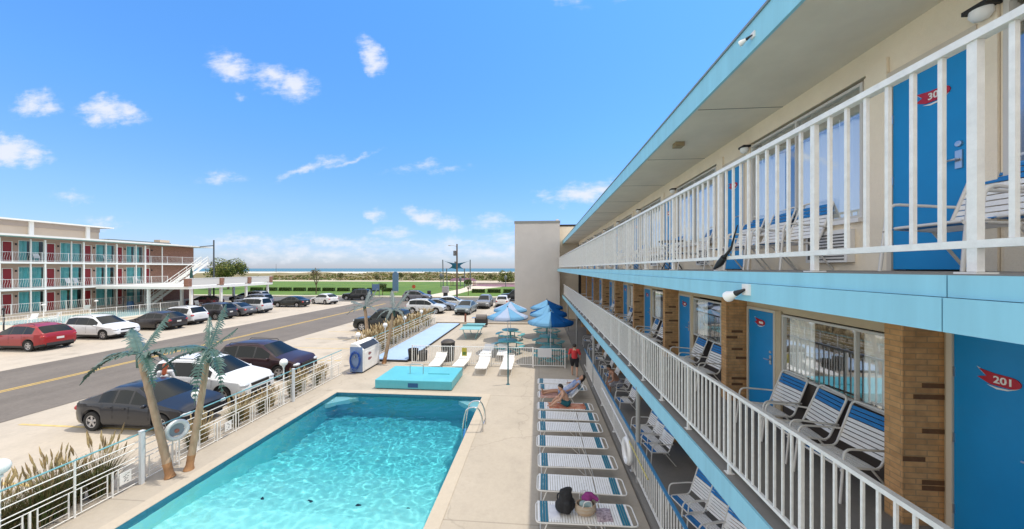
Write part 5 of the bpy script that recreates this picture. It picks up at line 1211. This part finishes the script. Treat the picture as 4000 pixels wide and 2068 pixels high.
cars = [
 ('sedan',(.010,.013,.022),-13.15,10.42,0,'dark blue grey sedan parked nose in at the near palms',gcar_r),
 ('suv',(.66,.67,.68),-13.45,12.75,0,'white crossover parked between the dark sedan and the maroon crossover',gcar_r),
 ('suv',(.032,.008,.011),-13.45,15.55,0,'dark maroon crossover parked behind the globe lamp',gcar_r),
 ('boxy',(.012,.016,.015),-13.3,27.6,180,'black off roader parked behind the far palms',gcar_r),
 ('suv',(.52,.54,.56),-13.2,38.3,2,'silver crossover parked beyond the straw coloured grass',gcar_r),
 ('sedan',(.20,.24,.30),-12.6,41.2,3,'blue grey sedan parked just beyond the silver crossover',gcar_r),
 ('hatch',(.55,.57,.58),-11.6,44.2,3,'pale silver hatchback farthest of the cars beyond the grass',gcar_r),
 ('suv',(.16,.16,.19),-19.6,52.6,3,'grey crossover standing on the cross road',gcar_r),
 ('sedan',(.17,.21,.22),-8.55,38.8,-93,'grey green sedan facing the camera beyond the deck',gcar_f),
 ('suv',(.20,.20,.20),-7.3,44.6,-90,'grey crossover facing the camera beyond the deck',gcar_f),
 ('hatch',(.66,.66,.66),-5.05,46.4,92,'white hatchback seen from behind near the tower',gcar_f),
 ('boxy',(.010,.012,.014),-4.0,54.5,180,'black pickup like off roader on the cross road by the tower',gcar_f),
 ('cross',(.28,.014,.018),-33.4,19.35,180,'red crossover parked nearest on the far side of the road',gcar_l),
 ('suv',(.66,.67,.68),-33.3,22.9,0,'white crossover facing the road beside the red crossover',gcar_l),
 ('hatch',(.030,.024,.026),-33.2,26.5,180,'dark brown hatchback parked next to the white crossover facing the road',gcar_l),
 ('suv',(.62,.63,.64),-34.0,29.0,180,'white crossover just behind the dark brown hatchback',gcar_l),
 ('suv',(.035,.035,.045),-34.1,32.2,180,'dark crossover with an open front door',gcar_l),
 ('sedan',(.16,.17,.19),-34.0,34.6,180,'dark grey sedan between the open door car and the silver wagon',gcar_l),
 ('boxy',(.50,.52,.54),-34.2,37.0,180,'silver box shaped wagon across the road',gcar_l),
 ('boxy',(.13,.15,.20),-38.6,42.4,180,'blue grey box shaped truck behind the black sedan',gcar_l),
 ('sedan',(.014,.018,.016),-33.8,43.2,180,'black sedan parked beyond the silver wagon',gcar_l),
 ('hatch',(.64,.65,.66),-31.8,47.2,160,'white hatchback parked slanted at the road corner',gcar_l),
 ('boxy',(.012,.013,.016),-30.3,53.6,180,'black off roader on the cross road behind the white hatchback',gcar_l),
 ('boxy',(.34,.36,.40),-43.5,47.5,180,'big grey truck parked below the end of the raised sun deck',gcar_l),
 ('sedan',(.10,.02,.03),-46.5,43.0,180,'dark red sedan parked under the raised sun deck',gcar_l),
 ('sedan',(.05,.05,.06),-46.0,49.0,180,'dark sedan parked under the raised sun deck beyond the red one',gcar_l),
]
done = {}
for kind, col, x, y, rz, label, grp in cars:
    od = 'open front door' in label
    c = make_car(kind, col, label, open_door=od); c.location = (x,y,-.026); c.rotation_euler = (0,0,R(rz)); c['group'] = grp
    if 'dark blue grey sedan' in label: c.scale = (.90,.92,.95)
    if 'maroon crossover parked behind' in label or 'between the dark sedan' in label: c.scale = (.95,.95,.97)
# ================================================================ MOTEL ACROSS THE ROAD
m_reddoor = M('red_door_paint', (.24,.008,.012), .45, var=.08, vs=2); m_redbrick = brick('red_brick', (.30,.135,.085), (.22,.09,.06), (.33,.27,.23), bw=.24, bh=.08)
m_tealcurt = M('teal_curtain', (.16,.52,.55), .9, var=.15, vs=4, stretch=(1,1,.1)); m_aqua = M('aqua_soffit', (.35,.55,.52), .8); m_pink = M('pinkish_stucco', (.42,.29,.23), .9, var=.05, vs=1); m_pent = M('penthouse_stucco', (.52,.43,.34), .9, var=.05, vs=.6); m_wslab = M('white_slab', (.74,.74,.71), .6, var=.04, vs=1)
m_winglass = glass('motel_glass', (.85,.92,.92), .35)
FX, FW, FS = -54.0, -55.4, (.42, 3.10, 5.93, 8.55)
far = thing('motel_building', 'three storey motel with red doors and teal curtained windows across the road', 'motel', (-55.4,30,0))
def fpart(mb, name, m, **k): mb.xform(Matrix.Translation((55.4,-30,0))); return mb.build(name, m, far, **k)
YA, YB, YW = 17.0, 43.3, 49.4
mb = MB(); mb.bx(-66,FX,YA,YW+.2,-.1,FS[0]); fpart(mb, 'walkway_floor', m_conc_deck)
for z in FS[1:3]:
    mb = MB(); mb.bx(-66,FX,YA,YW+1.3 if z > 4 else YW,z-.20,z); mb.bx(-55.3,FX-.05,YA,YW-.1,z-.215,z-.202,1); fpart(mb, 'balcony_floor', [m_wslab, m_aqua])
mb = MB(); mb.bx(-66,-53.2,YA,YB+2,FS[3],FS[3]+.20); mb.bx(-66,-53.6,YB+2.003,YW+1.6,FS[3]+.02,FS[3]+.17); mb.bx(-55.3,-53.3,YA,YB+1.9,FS[3]-.02,FS[3]-.002,1); fpart(mb, 'roof', [m_wslab, m_aqua])
mb = MB(); mb.bx(-62,-58,YA,39.6,FS[3]+.202,10.55); fpart(mb, 'penthouse_wall', m_pent)
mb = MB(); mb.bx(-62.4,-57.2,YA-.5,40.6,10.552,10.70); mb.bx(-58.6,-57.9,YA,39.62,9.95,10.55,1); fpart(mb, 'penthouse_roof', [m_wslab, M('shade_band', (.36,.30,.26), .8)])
for y in (33.4, 38.2): mb = MB(); mb.bx(-57.99,-57.75,y,y+.35,FS[3]+.203,10.55); fpart(mb, 'pilaster', m_wslab)
mb = MB(); mb.bx(-64,-56.5,39.62,47.0,FS[3]+.203,FS[3]+.55); fpart(mb, 'upper_roof_edge', M('roof_dark', (.12,.14,.15), .7))
mb = MB(); mb.bx(-57.6,-56.6,45.6,46.9,FS[3]+.552,FS[3]+.95); fpart(mb, 'roof_unit', m_pent)
mb = MB(); mb.bx(-65,-57.6,YA,YB,FS[0],FS[3]-.022); fpart(mb, 'room_interior', M('dim_room', (.10,.10,.10), .9))
mb = MB(); mb.bx(-64.9,FW,YB+.05,YW,FS[0],FS[1]-.216); mb.bx(-64.9,FW,YB+.05,YW,FS[1]+.001,FS[2]-.216); mb.bx(-64.9,FW,YB+.05,YW,FS[2]+.001,FS[3]-.03); fpart(mb, 'brick_wall', m_redbrick)
DW, DH, FP = .60, 2.08, 3.12; D0 = 30.21
wmb = MB(); idx = range(-4, 5)
for f in range(3):
    z, zc = FS[f], FS[f+1]-.217 if f < 2 else FS[3]-.021
    for i in idx:
        y = D0+FP*i
        e_ = YB+.045 if i == 4 else y+FP-.22
        wmb.bx(FW-.12,FW,y-.22,e_,z+2.30,zc); wmb.bx(FW-.12,FW,y-.05,y+DW+.05,z+DH+.03,z+2.299)
        wmb.bx(FW-.12,FW,y-.22,y-.051,z,z+2.299); (wmb.bx(FW-.12,FW,y+DW+.051,y+DW+.455,z,z+2.299) if i < 4 else None)
fpart(wmb, 'wall', m_pink)
def fdoor():
    mb = MB(); mb.bx(-.10,-.04,0,DW,.01,DH); d = mb.build('door', m_reddoor, far); MB().bx(-.08,.015,-.05,-.003,0,DH+.05).bx(-.08,.015,DW+.003,DW+.05,0,DH+.05).bx(-.08,.015,-.002,DW+.002,DH+.005,DH+.05).build('door_frame', m_wslab, d); MB().ob((-.03,.07,1.0),(.03,.05,.10)).build('handle', m_steel, d)
    lamp = MB().bx(.0,.10,DW+.22,DW+.32,1.75,1.95).build('wall_lamp', m_black, d); return d
def fwin(v):
    w = 1.86; mb = MB(); mb.bx(-.10,.0,0,.04,.03,2.29); mb.bx(-.10,.0,w-.04,w,.03,2.29); mb.bx(-.10,0,.04,w-.04,2.25,2.29); mb.bx(-.10,0,.04,w-.04,.03,.07); mb.bx(-.10,0,w*.5-.03,w*.5+.03,.07,2.25)
    o = mb.build('window', m_wslab, far); MB().quad((-.05,.04,.07),(-.05,w-.04,.07),(-.05,w-.04,2.25),(-.05,.04,2.25)).build('pane', m_winglass, o, fix=False)
    c = MB()
    if v == 0: curtain(c,.05,w*.48,.1,2.24,-.25,.03,.12); curtain(c,w*.53,w*.92,.1,2.24,-.25,.03,.12)
    elif v == 1: curtain(c,.05,w*.98,.1,2.24,-.25,.03,.12)
    else: curtain(c,.05,w*.40,.1,2.24,-.25,.03,.12); curtain(c,w*.50,w*.86,.1,2.24,-.25,.03,.12)
    c.build('curtain', m_tealcurt, o, smooth=180, fix=False); return o
dproto = fdoor(); wproto = [fwin(v) for v in range(3)]; used = set()
for f in range(3):
    for i in idx:
        y = D0+FP*i; d = dproto if (f, i) == (0, -4) else copy_tree(dproto, far); d.location = (0,y-30,FS[f])
        if i < 4 :
            v = (i*2+f) % 3; w = wproto[v] if v not in used else copy_tree(wproto[v], far); used.add(v); w.location = (0,y+DW+.46-30,FS[f])
pm = MB().bx(-.06,.06,-.06,.06,0,1).build('column', m_wslab, far); first = True
for i in idx:
    for f in range(3):
        for dy in (-.92, 1.15):
            o = pm if first else copy_tree(pm, far); first = False; o.location = (FX+.0+55.4-.08, D0+FP*i+dy-30, FS[f]); o.scale = (1,1 if dy < 0 else .5, FS[f+1]-FS[f]-.22)
for z, l, h, y1 in ((FS[0],'white curved picket railing along the ground walkway of the red door motel',1.1,42.0),(FS[1],'white curved picket railing along the first balcony of the red door motel',1.0,44.5),(FS[2],'white curved picket railing along the top balcony of the red door motel',1.0,YW+1.2)):
    picket_fence('balcony_railing', l, (FX-.02,26.0,z), (FX-.02,y1,z), h, .17, m_wslab, wave=True)
# open staircase
sr_ = thing('outdoor_staircase', 'white open staircase climbing to the top balcony of the red door motel', 'staircase', (-51,39.7,.4)); n = 26; run, rise = 7.4, 5.5
for sx in (-.55,.55):
    mb = MB(); mb.add([(sx-.04,0,-.05),(sx+.04,0,-.05),(sx+.04,run,rise-.05),(sx-.04,run,rise-.05),(sx-.04,0,.28),(sx+.04,0,.28),(sx+.04,run,rise+.28),(sx-.04,run,rise+.28)],[(0,3,2,1),(4,5,6,7),(0,1,5,4),(1,2,6,5),(2,3,7,6),(3,0,4,7)]); mb.build('stringer', m_wslab, sr_)
    for dz in (.65,1.1): MB().tube([(sx,0,dz),(sx,run,rise+dz)],.035,6).build('handrail', m_wslab, sr_)
    for k in range(8): y = run*k/7; z = rise*k/7; MB().cyl((sx,y,z),(sx,y,z+1.1),.025,n=6).build('baluster', m_wslab, sr_)
for k in range(n): MB().bx(-.5,.5,run*k/n,run*k/n+.30,rise*(k+1)/n-.04,rise*(k+1)/n).build('step', m_wslab, sr_)
# raised sun deck with parking below
dk = thing('raised_sun_deck', 'raised white sun deck over parked cars beside the red door motel', 'deck', (-41.6,36.5,0))
MB().bx(-12.3,0,0,12.6,2.72,3.05).build('deck_slab', m_wslab, dk)
for k in range(4):
    for x in (-.35,-6.0): MB().bx(x-.12,x+.12,.5+3.8*k,.74+3.8*k,0,2.72).build('column', m_wslab, dk)
mb = MB()
for k in range(3):
    y = 4.2*k+.45; mb.bx(-.12,-.06,y,y+3.5,3.15,3.95)
mb.build('railing_panel', M('white_mesh_panel', (.62,.61,.58), .6), dk); MB().bx(-.15,-.03,0,12.6,3.96,4.03).build('top_rail', m_wslab, dk)
for k, y in enumerate((.1,4.2,8.4,12.3)): MB().bx(-.45,.05,y-.25,y+.25,3.051,3.98).build('brick_planter_post', m_redbrick, dk)
for k, (x, y, l) in enumerate(((-43.6,38.6,'closed dark green parasol standing on the raised sun deck'),)):
    t = thing('closed_parasol', l, 'parasol', (x,y,3.05)); MB().cyl((0,0,0),(0,0,2.3),.025,n=8).build('pole', m_pole, t); MB().lathe([(.03,.7),(.14,.9),(.17,1.2),(.10,1.9),(.02,2.35)],10).build('folded_canopy', M('dark_green_cloth', (.02,.07,.06), .9), t, smooth=50)
# motel pool area
tag(MB().bx(-52,-45,27,40,-.03,.02).build('wading_pool', M('pale_aqua_water', (.42,.62,.64), .15, var=.08, vs=1)), 'pale aqua wading pool in front of the red door motel', 'pool')
sheet('motel_patio', -54, -43.4, 16, 48, -.035, m_path)
picket_fence('pool_fence', 'white curved picket fence between the red door motel patio and the parked cars', (-43.4,17,0), (-43.4,37,0), 1.25, .16, m_wslab, wave=True)
for k, (x, y, l) in enumerate(((-45,24.6,'black lamp post on the motel patio near the picket fence'),(-49.5,36.0,'black lamp post on the motel patio beside the wading pool'))):
    t = thing('lamp_post', l, 'lamp post', (x,y,0), 0, 'black posts on the motel patio'); MB().cyl((0,0,0),(0,0,1.7),.05,n=8).build('shaft', m_black, t); MB().lathe([(.10,1.7),(.08,1.85),(0,1.9)],8).build('cap', m_black, t)
bb = MB().lathe([(.26,.0),(.33,.30),(.33,.62),(.27,.95),(0,.96)],14,(0,0,0)).build('waste_barrel', M('barrel_blue', (.03,.10,.22), .5), smooth=40, loc=(-52.6,39.0,.02)); tag(bb, 'blue waste barrel on the motel patio by the ground railing', 'barrel')
# a white resin chair and copies
rc = thing('resin_chair', 'x', 'chair'); m_resin = M('white_resin', (.76,.76,.76), .5)
MB().bx(-.26,.26,-.24,.26,.40,.44).build('seat', m_resin, rc); mb = MB(); mb.add([(-.27,-.25,.44),(.27,-.25,.44),(.25,-.42,.92),(-.25,-.42,.92),(-.27,-.22,.44),(.27,-.22,.44),(.25,-.39,.92),(-.25,-.39,.92)],[(0,1,2,3),(4,7,6,5),(0,4,5,1),(2,6,7,3),(1,5,6,2),(0,3,7,4)]); mb.build('backrest', m_resin, rc)
for sx in (-.24,.24):
    for y in (-.22,.23): MB().cyl((sx,y,.40),(sx*1.1,y*1.1,0),.022,n=6).build('leg', m_resin, rc)
    MB().bx(sx-.03,sx+.03,-.28,.24,.60,.63).build('armrest', m_resin, rc)
for k, (x, y, a, l) in enumerate(((-47.6,27.6,200,'white resin chair nearest the red crossover on the motel patio'),(-46.6,28.4,160,'white resin chair beside the one nearest the red crossover'),(-53.0,34.9,90,'white resin chair by the ground railing of the red door motel'),(-45.2,41.0,-90,'white resin chair under the edge of the raised sun deck'),(-45.2,42.6,-70,'white resin chair under the raised sun deck beside another white chair'))):
    o = rc if k == 0 else copy_tree(rc); o.location = (x,y,.02); o.rotation_euler = (0,0,R(a)); tag(o, l, None, 'white resin chairs on the motel patio')
for k, (y, f, l) in enumerate(((28.6,1,'white resin chair on the first balcony left of the first red door'),(34.9,1,'white resin chair on the first balcony by the second teal window'),(35.6,1,'white resin chair on the first balcony beside another by the second teal window'),(38.3,2,'white resin chair on the top balcony of the red door motel, nearer the brick end'),(32.4,2,'white resin chair on the top balcony by the first teal window'),(41.6,1,'white resin chair on the first balcony near the brick end'))):
    o = copy_tree(rc); o.location = (-54.75,y,FS[f]); o.rotation_euler = (0,0,R(-90+13*k%40)); tag(o, l, None, 'white resin chairs on the balconies of the red door motel')
for k, (x, y, l) in enumerate(((-53.4,31.9,'pinkish globe lamp at the ground railing of the red door motel'),(-53.4,36.2,'white globe lamp at the ground railing of the red door motel'))):
    o = copy_tree(gl0); o.location = (x,y,0); tag(o, l, None, 'globe lamps of the red door motel'); o.scale = (1.3,1.3,.8)
# pole by the motel with a roof brace
pt_ = thing('steel_pole', 'dark steel pole at the corner of the red door motel roof', 'pole', (-50.2,47.8,0)); MB().cyl((0,0,0),(0,0,9.6),.11,.09,n=10).build('shaft', M('pole_dark', (.05,.06,.07), .6), pt_); MB().cyl((0,0,8.75),(-3.4,1.0,8.65),.07,n=6).build('brace', MATS['pole_dark'], pt_)

# ================================================================ PARK AND BEACH FRONT
def leafy(mb, c, r, n, seed, size, mi=3, squash=.8):
    """leaf sprays through a lumpy crown with gaps"""
    q = random.Random(seed); lumps = [(Vector(c)+Vector((q.uniform(-1,1)*r*.55,q.uniform(-1,1)*r*.55,q.uniform(-.6,.75)*r*squash*.7)), r*q.uniform(.30,.55)) for _ in range(11)]
    for _ in range(n):
        ctr, lr_ = lumps[q.randrange(len(lumps))]; d = Vector((q.gauss(0,1),q.gauss(0,1),q.gauss(0,1))).normalized(); p = ctr+d*lr_*(.35+.65*q.random()**.4); 
        a = Vector((q.gauss(0,1),q.gauss(0,1),q.gauss(0,.6))).normalized(); b = a.cross(d); b = b.normalized() if b.length > .01 else a.orthogonal(); s = size*q.uniform(.6,1.3)
        mb.add([p-a*s*.5,p+b*s*.28,p+a*s*.5,p-b*s*.28],[(0,1,2,3)],q.randrange(mi))
lv = [M('leaf_dark', (.035,.065,.012), .8), M('leaf_mid', (.10,.13,.025), .8), M('leaf_light', (.19,.20,.045), .8)]
lg_ = [M('leaf_green_dark', (.02,.05,.012), .8), M('leaf_green', (.05,.10,.02), .8), MATS['leaf_mid']]
m_bark = M('bark', (.12,.085,.055), .9, var=.2, vs=6)
def tree(label, x, y, h, r, seed, n, mats, size, trunk=.12):
    t = thing('tree', label, 'tree', (x,y,-.03)); mb = MB(); c = Vector((0,0,h-r*.75)); q = random.Random(seed)
    mb.tube([(0,0,0),(.05*r,0,h*.3),(0,.05*r,h-r)],[trunk,trunk*.8,trunk*.6],8)
    for k in range(6): a = 2*pi*k/6+q.random(); mb.tube([(0,0,h*.30+.05*k),(r*.35*cos(a),r*.35*sin(a),h*.55),(r*.7*cos(a),r*.7*sin(a),h*.78)],[trunk*.55,trunk*.35,trunk*.15],6)
    mb.build('trunk', m_bark, t); mb = MB(); leafy(mb, c, r, n, seed, size); mb.build('crown', mats, t, fix=False); return t
tree('big olive green bushy tree beyond the raised sun deck', -78.5, 78.5, 7.6, 4.3, 4, 5200, lv, .42, .25)
tree('small round dark green tree in front of the lawn by the blue totem sign', -30.3, 62.6, 2.4, .95, 5, 900, lg_, .22, .07)
tree('slim dark green tree beside the utility pole', -13.6, 63.4, 3.2, .85, 6, 800, lg_, .22, .07)
tree('thin half bare brown tree on the left lawn', -45.3, 64.6, 5.4, 1.35, 7, 420, [M('leaf_brown', (.16,.11,.05), .9), MATS['leaf_mid'], m_bark], .25, .10)
tree('low wide green tree beyond the playground', -12.0, 128, 4.6, 4.0, 8, 2400, lv, .5, .15)
for k in range(7): tree(f'low dark shrub tree at the edge of the dunes, {ORD[k]} of seven', (-68,-58.5,-53,-33,-20,3,-85)[k], (136,138,137,139,138,136,137)[k], (2.6,3.6,2.8,2.4,3.0,2.4,3.4)[k], 1.6, 20+k, 420, [lv[0],lv[1],m_bark], .4, .08)['group'] = 'shrub trees at the edge of the dunes'
# hedges in short blocks along the lawn
gh = 'short dark hedge blocks along the lawn'; hproto = None
def hedge_mb():
    mb = MB(); q = random.Random(9)
    mb.bx(-1.35,1.35,-.28,.28,0,.72)
    for _ in range(900):
        f = q.randrange(3); p = Vector((q.uniform(-1.4,1.4), q.choice((-.31,.31)) if f else q.uniform(-.3,.3), q.uniform(0,.78) if f else .75)); a = Vector((q.gauss(0,1),q.gauss(0,1),q.gauss(0,1))).normalized(); b = a.orthogonal().normalized(); s = .12
        mb.add([p-a*s,p+b*s*.6,p+a*s,p-b*s*.6],[(0,1,2,3)],q.randrange(3))
    return mb
for k, x in enumerate([-66+3.55*i for i in range(10)]+[-13.0+3.4*i for i in range(8)]+[-8-3.6*i for i in ()]):
    y = 73.2 if x < -20 else 71.0
    if hproto is None: hproto = hedge_mb().build('hedge', lg_, fix=False); o = hproto
    else: o = hproto.copy(); COL.objects.link(o)
    o.location = (x,y,-.03); tag(o, f'short dark hedge block, {ORD[k if k < 10 else k-10]} in the row {"on the wide lawn" if k < 10 else "by the stucco tower"}', 'hedge', gh)
m_pole_w = M('pole_wood', (.13,.10,.075), .9, var=.15, vs=3, stretch=(1,1,.2))
up_ = thing('utility_pole', 'tall wooden utility pole with transformer at the street corner', 'utility pole', (-14.2,57.0,-.05)); MB().cyl((0,0,0),(0,0,9.5),.17,.12,n=10).build('pole', m_pole_w, up_, smooth=60)
MB().lathe([(.0,-.45),(.26,-.42),(.26,.42),(0,.45)],12,(-.40,0,7.9)).build('transformer', M('transformer_grey', (.12,.13,.14), .5), up_, smooth=40); MB().tube([(0,0,9.0),(-.6,0,9.25),(-1.15,0,9.3)],.04,6).build('lamp_arm', m_steel, up_); MB().sph((-1.3,0,9.26),(.28,.12,.09),10,6).build('lamp_head', m_steel, up_); MB().bx(-.45,.05,-.08,.08,6.15,6.45).build('meter_box', MATS['transformer_grey'], up_)
ss = thing('shade_sail', 'dark blue shade sail stretched over the playground posts', 'shade sail', (-20.3,96,0)); m_sail = M('sail_blue', (.02,.14,.33), .8)
C_ = [(-3.9,-13,7.1),(3.0,-13,7.1),(.2,-7,4.9),(-4.6,-7,4.9)]; mb = MB(); n = 14; vs = []
for j in range(n+1):
    for i in range(n+1):
        u, v = i/n, j/n; u2 = u+(.5-u)*.62*sin(pi*v) if True else u; v2 = v+(.5-v)*.50*sin(pi*u)
        p = Vector(C_[0])*(1-u2)*(1-v2)+Vector(C_[1])*u2*(1-v2)+Vector(C_[2])*u2*v2+Vector(C_[3])*(1-u2)*v2; p.z -= .9*sin(pi*u)*sin(pi*v); vs.append(p)
mb.add(vs,[(j*(n+1)+i,j*(n+1)+i+1,(j+1)*(n+1)+i+1,(j+1)*(n+1)+i) for j in range(n) for i in range(n)]); mb.build('sail_cloth', m_sail, ss, smooth=180, fix=False)
m_post_b = M('post_bluegrey', (.10,.12,.14), .6)
for x, y, z in C_: MB().cyl((x,y,-.05),(x*1.02,y*1.02,z+.3),.13,n=8).build('post', m_post_b, ss)
for k, (x, y, h, l) in enumerate(((-27.5,92,3.8,'slim dark play post left of the shade sail'),(-22.2,93,2.8,'short tapered play post under the left part of the shade sail'),(-9.5,95,3.2,'slim play post right of the shade sail'))):
    t = thing('play_post', l, 'post', (x,y,-.05), 0, 'playground posts'); MB().cyl((0,0,0),(0,0,h),.10,n=8).build('shaft', m_post_b, t); MB().sph((0,0,h-.6),(.42,.42,.75),10,8).build('head', MATS['transformer_grey'], t)
pv_ = thing('playground_shelter', 'low purple roofed shelter at the playground', 'shelter', (-22.8,99,-.03)); MB().add([(-4,-1.6,1.5),(4,-1.6,1.5),(4,1.6,1.5),(-4,1.6,1.5),(-3,0,2.3),(3,0,2.3)],[(0,3,2,1),(0,1,5,4),(2,3,4,5),(1,2,5),(3,0,4)]).build('roof', M('roof_purple', (.14,.06,.10), .7), pv_)
for x in (-3.4,3.4):
    for y in (-1.2,1.2): MB().cyl((x,y,0),(x,y,1.55),.10,n=7).build('post', m_redbrick, pv_)
tag(MB().bx(-12,10,-.2,.2,0,.55).build('low_wall', M('wall_stone', (.36,.31,.29), .9, var=.1, vs=2), loc=(-11,108,-.03)), 'low pale stone wall behind the playground', 'wall')
tm = thing('totem_sign', 'tall narrow blue totem sign in front of the lawn', 'sign', (-31.2,70.5,-.03)); MB().bx(-.62,.62,-.14,.14,.3,3.9).build('sign_panel', M('totem_blue', (.10,.18,.32), .6), tm); mb = MB(); mb.lathe([(0,-.135),(.62,-.135),(.62,.135),(0,.135)],18,(0,0,3.9),axis='Y'); mb.build('rounded_top', MATS['totem_blue'], tm); MB().bx(-.5,.5,-.2,.2,0,.3).build('plinth', m_path, tm)
bs_ = thing('street_sign', 'blue square sign on two posts at the street corner', 'sign', (-29.8,58.9,-.03)); MB().bx(-.66,.66,-.03,.03,1.25,2.35).build('sign_panel', MATS['totem_blue'], bs_)
for x in (-.68,.68): MB().cyl((x,0,0),(x,0,2.6),.05,n=7).build('post', m_post_b, bs_)
st_ = thing('stop_sign', 'orange red octagonal sign at the path beyond the cars', 'sign', (-22.9,59.6,-.03)); MB().cyl((0,0,0),(0,0,2.2),.035,n=7).build('post', m_steel, st_); MB().prism([(.36*cos(pi/8+k*pi/4),.36*sin(pi/8+k*pi/4)) for k in range(8)],-.01,.01).xform(Matrix.Translation((0,-.04,1.9)) @ Matrix.Rotation(pi/2,4,'X')).build('sign_panel', M('sign_orange', (.42,.08,.02), .5), st_)
mt = thing('utility_cabinet', 'grey utility cabinet on a dark pedestal by the utility pole', 'cabinet', (-16.4,57.6,-.05)); MB().bx(-.55,.55,-.3,.3,1.0,2.1).build('cabinet_box', M('cabinet_grey', (.38,.36,.36), .6), mt); MB().bx(-.35,.35,-.2,.2,0,1.0).build('pedestal', m_bin, mt)
for k, (x, y, l) in enumerate(((-20.1,59.8,'dark litter bin on the pavement by the park path'),)): 
    t = thing('litter_bin', l, 'bin', (x,y,-.03)); MB().lathe([(.28,0),(.36,.95),(.30,1.0)],12).build('bin_body', m_bin, t); MB().lathe([(.38,1.0),(.30,1.15),(0,1.2)],12).build('lid', m_black, t)
# spider on a hook: distant flag mast on the beach
fm = thing('beach_mast', 'thin mast on the far beach', 'mast', (-330,395,0)); MB().cyl((0,0,0),(0,0,11),.25,.15,n=6).build('shaft', m_post_b, fm)
# small bathers far off read only as specks
r = random.Random(12); bt_ = MB().lathe([(.25,0),(.32,.5),(.28,1.1),(.12,1.35),(.16,1.55),(0,1.75)],7).build('distant_bather', m_bin, smooth=50); tag(bt_, 'tiny dark standing bather on the far beach', 'person', 'bathers on the far beach'); bt_.location = (-150,420,0)
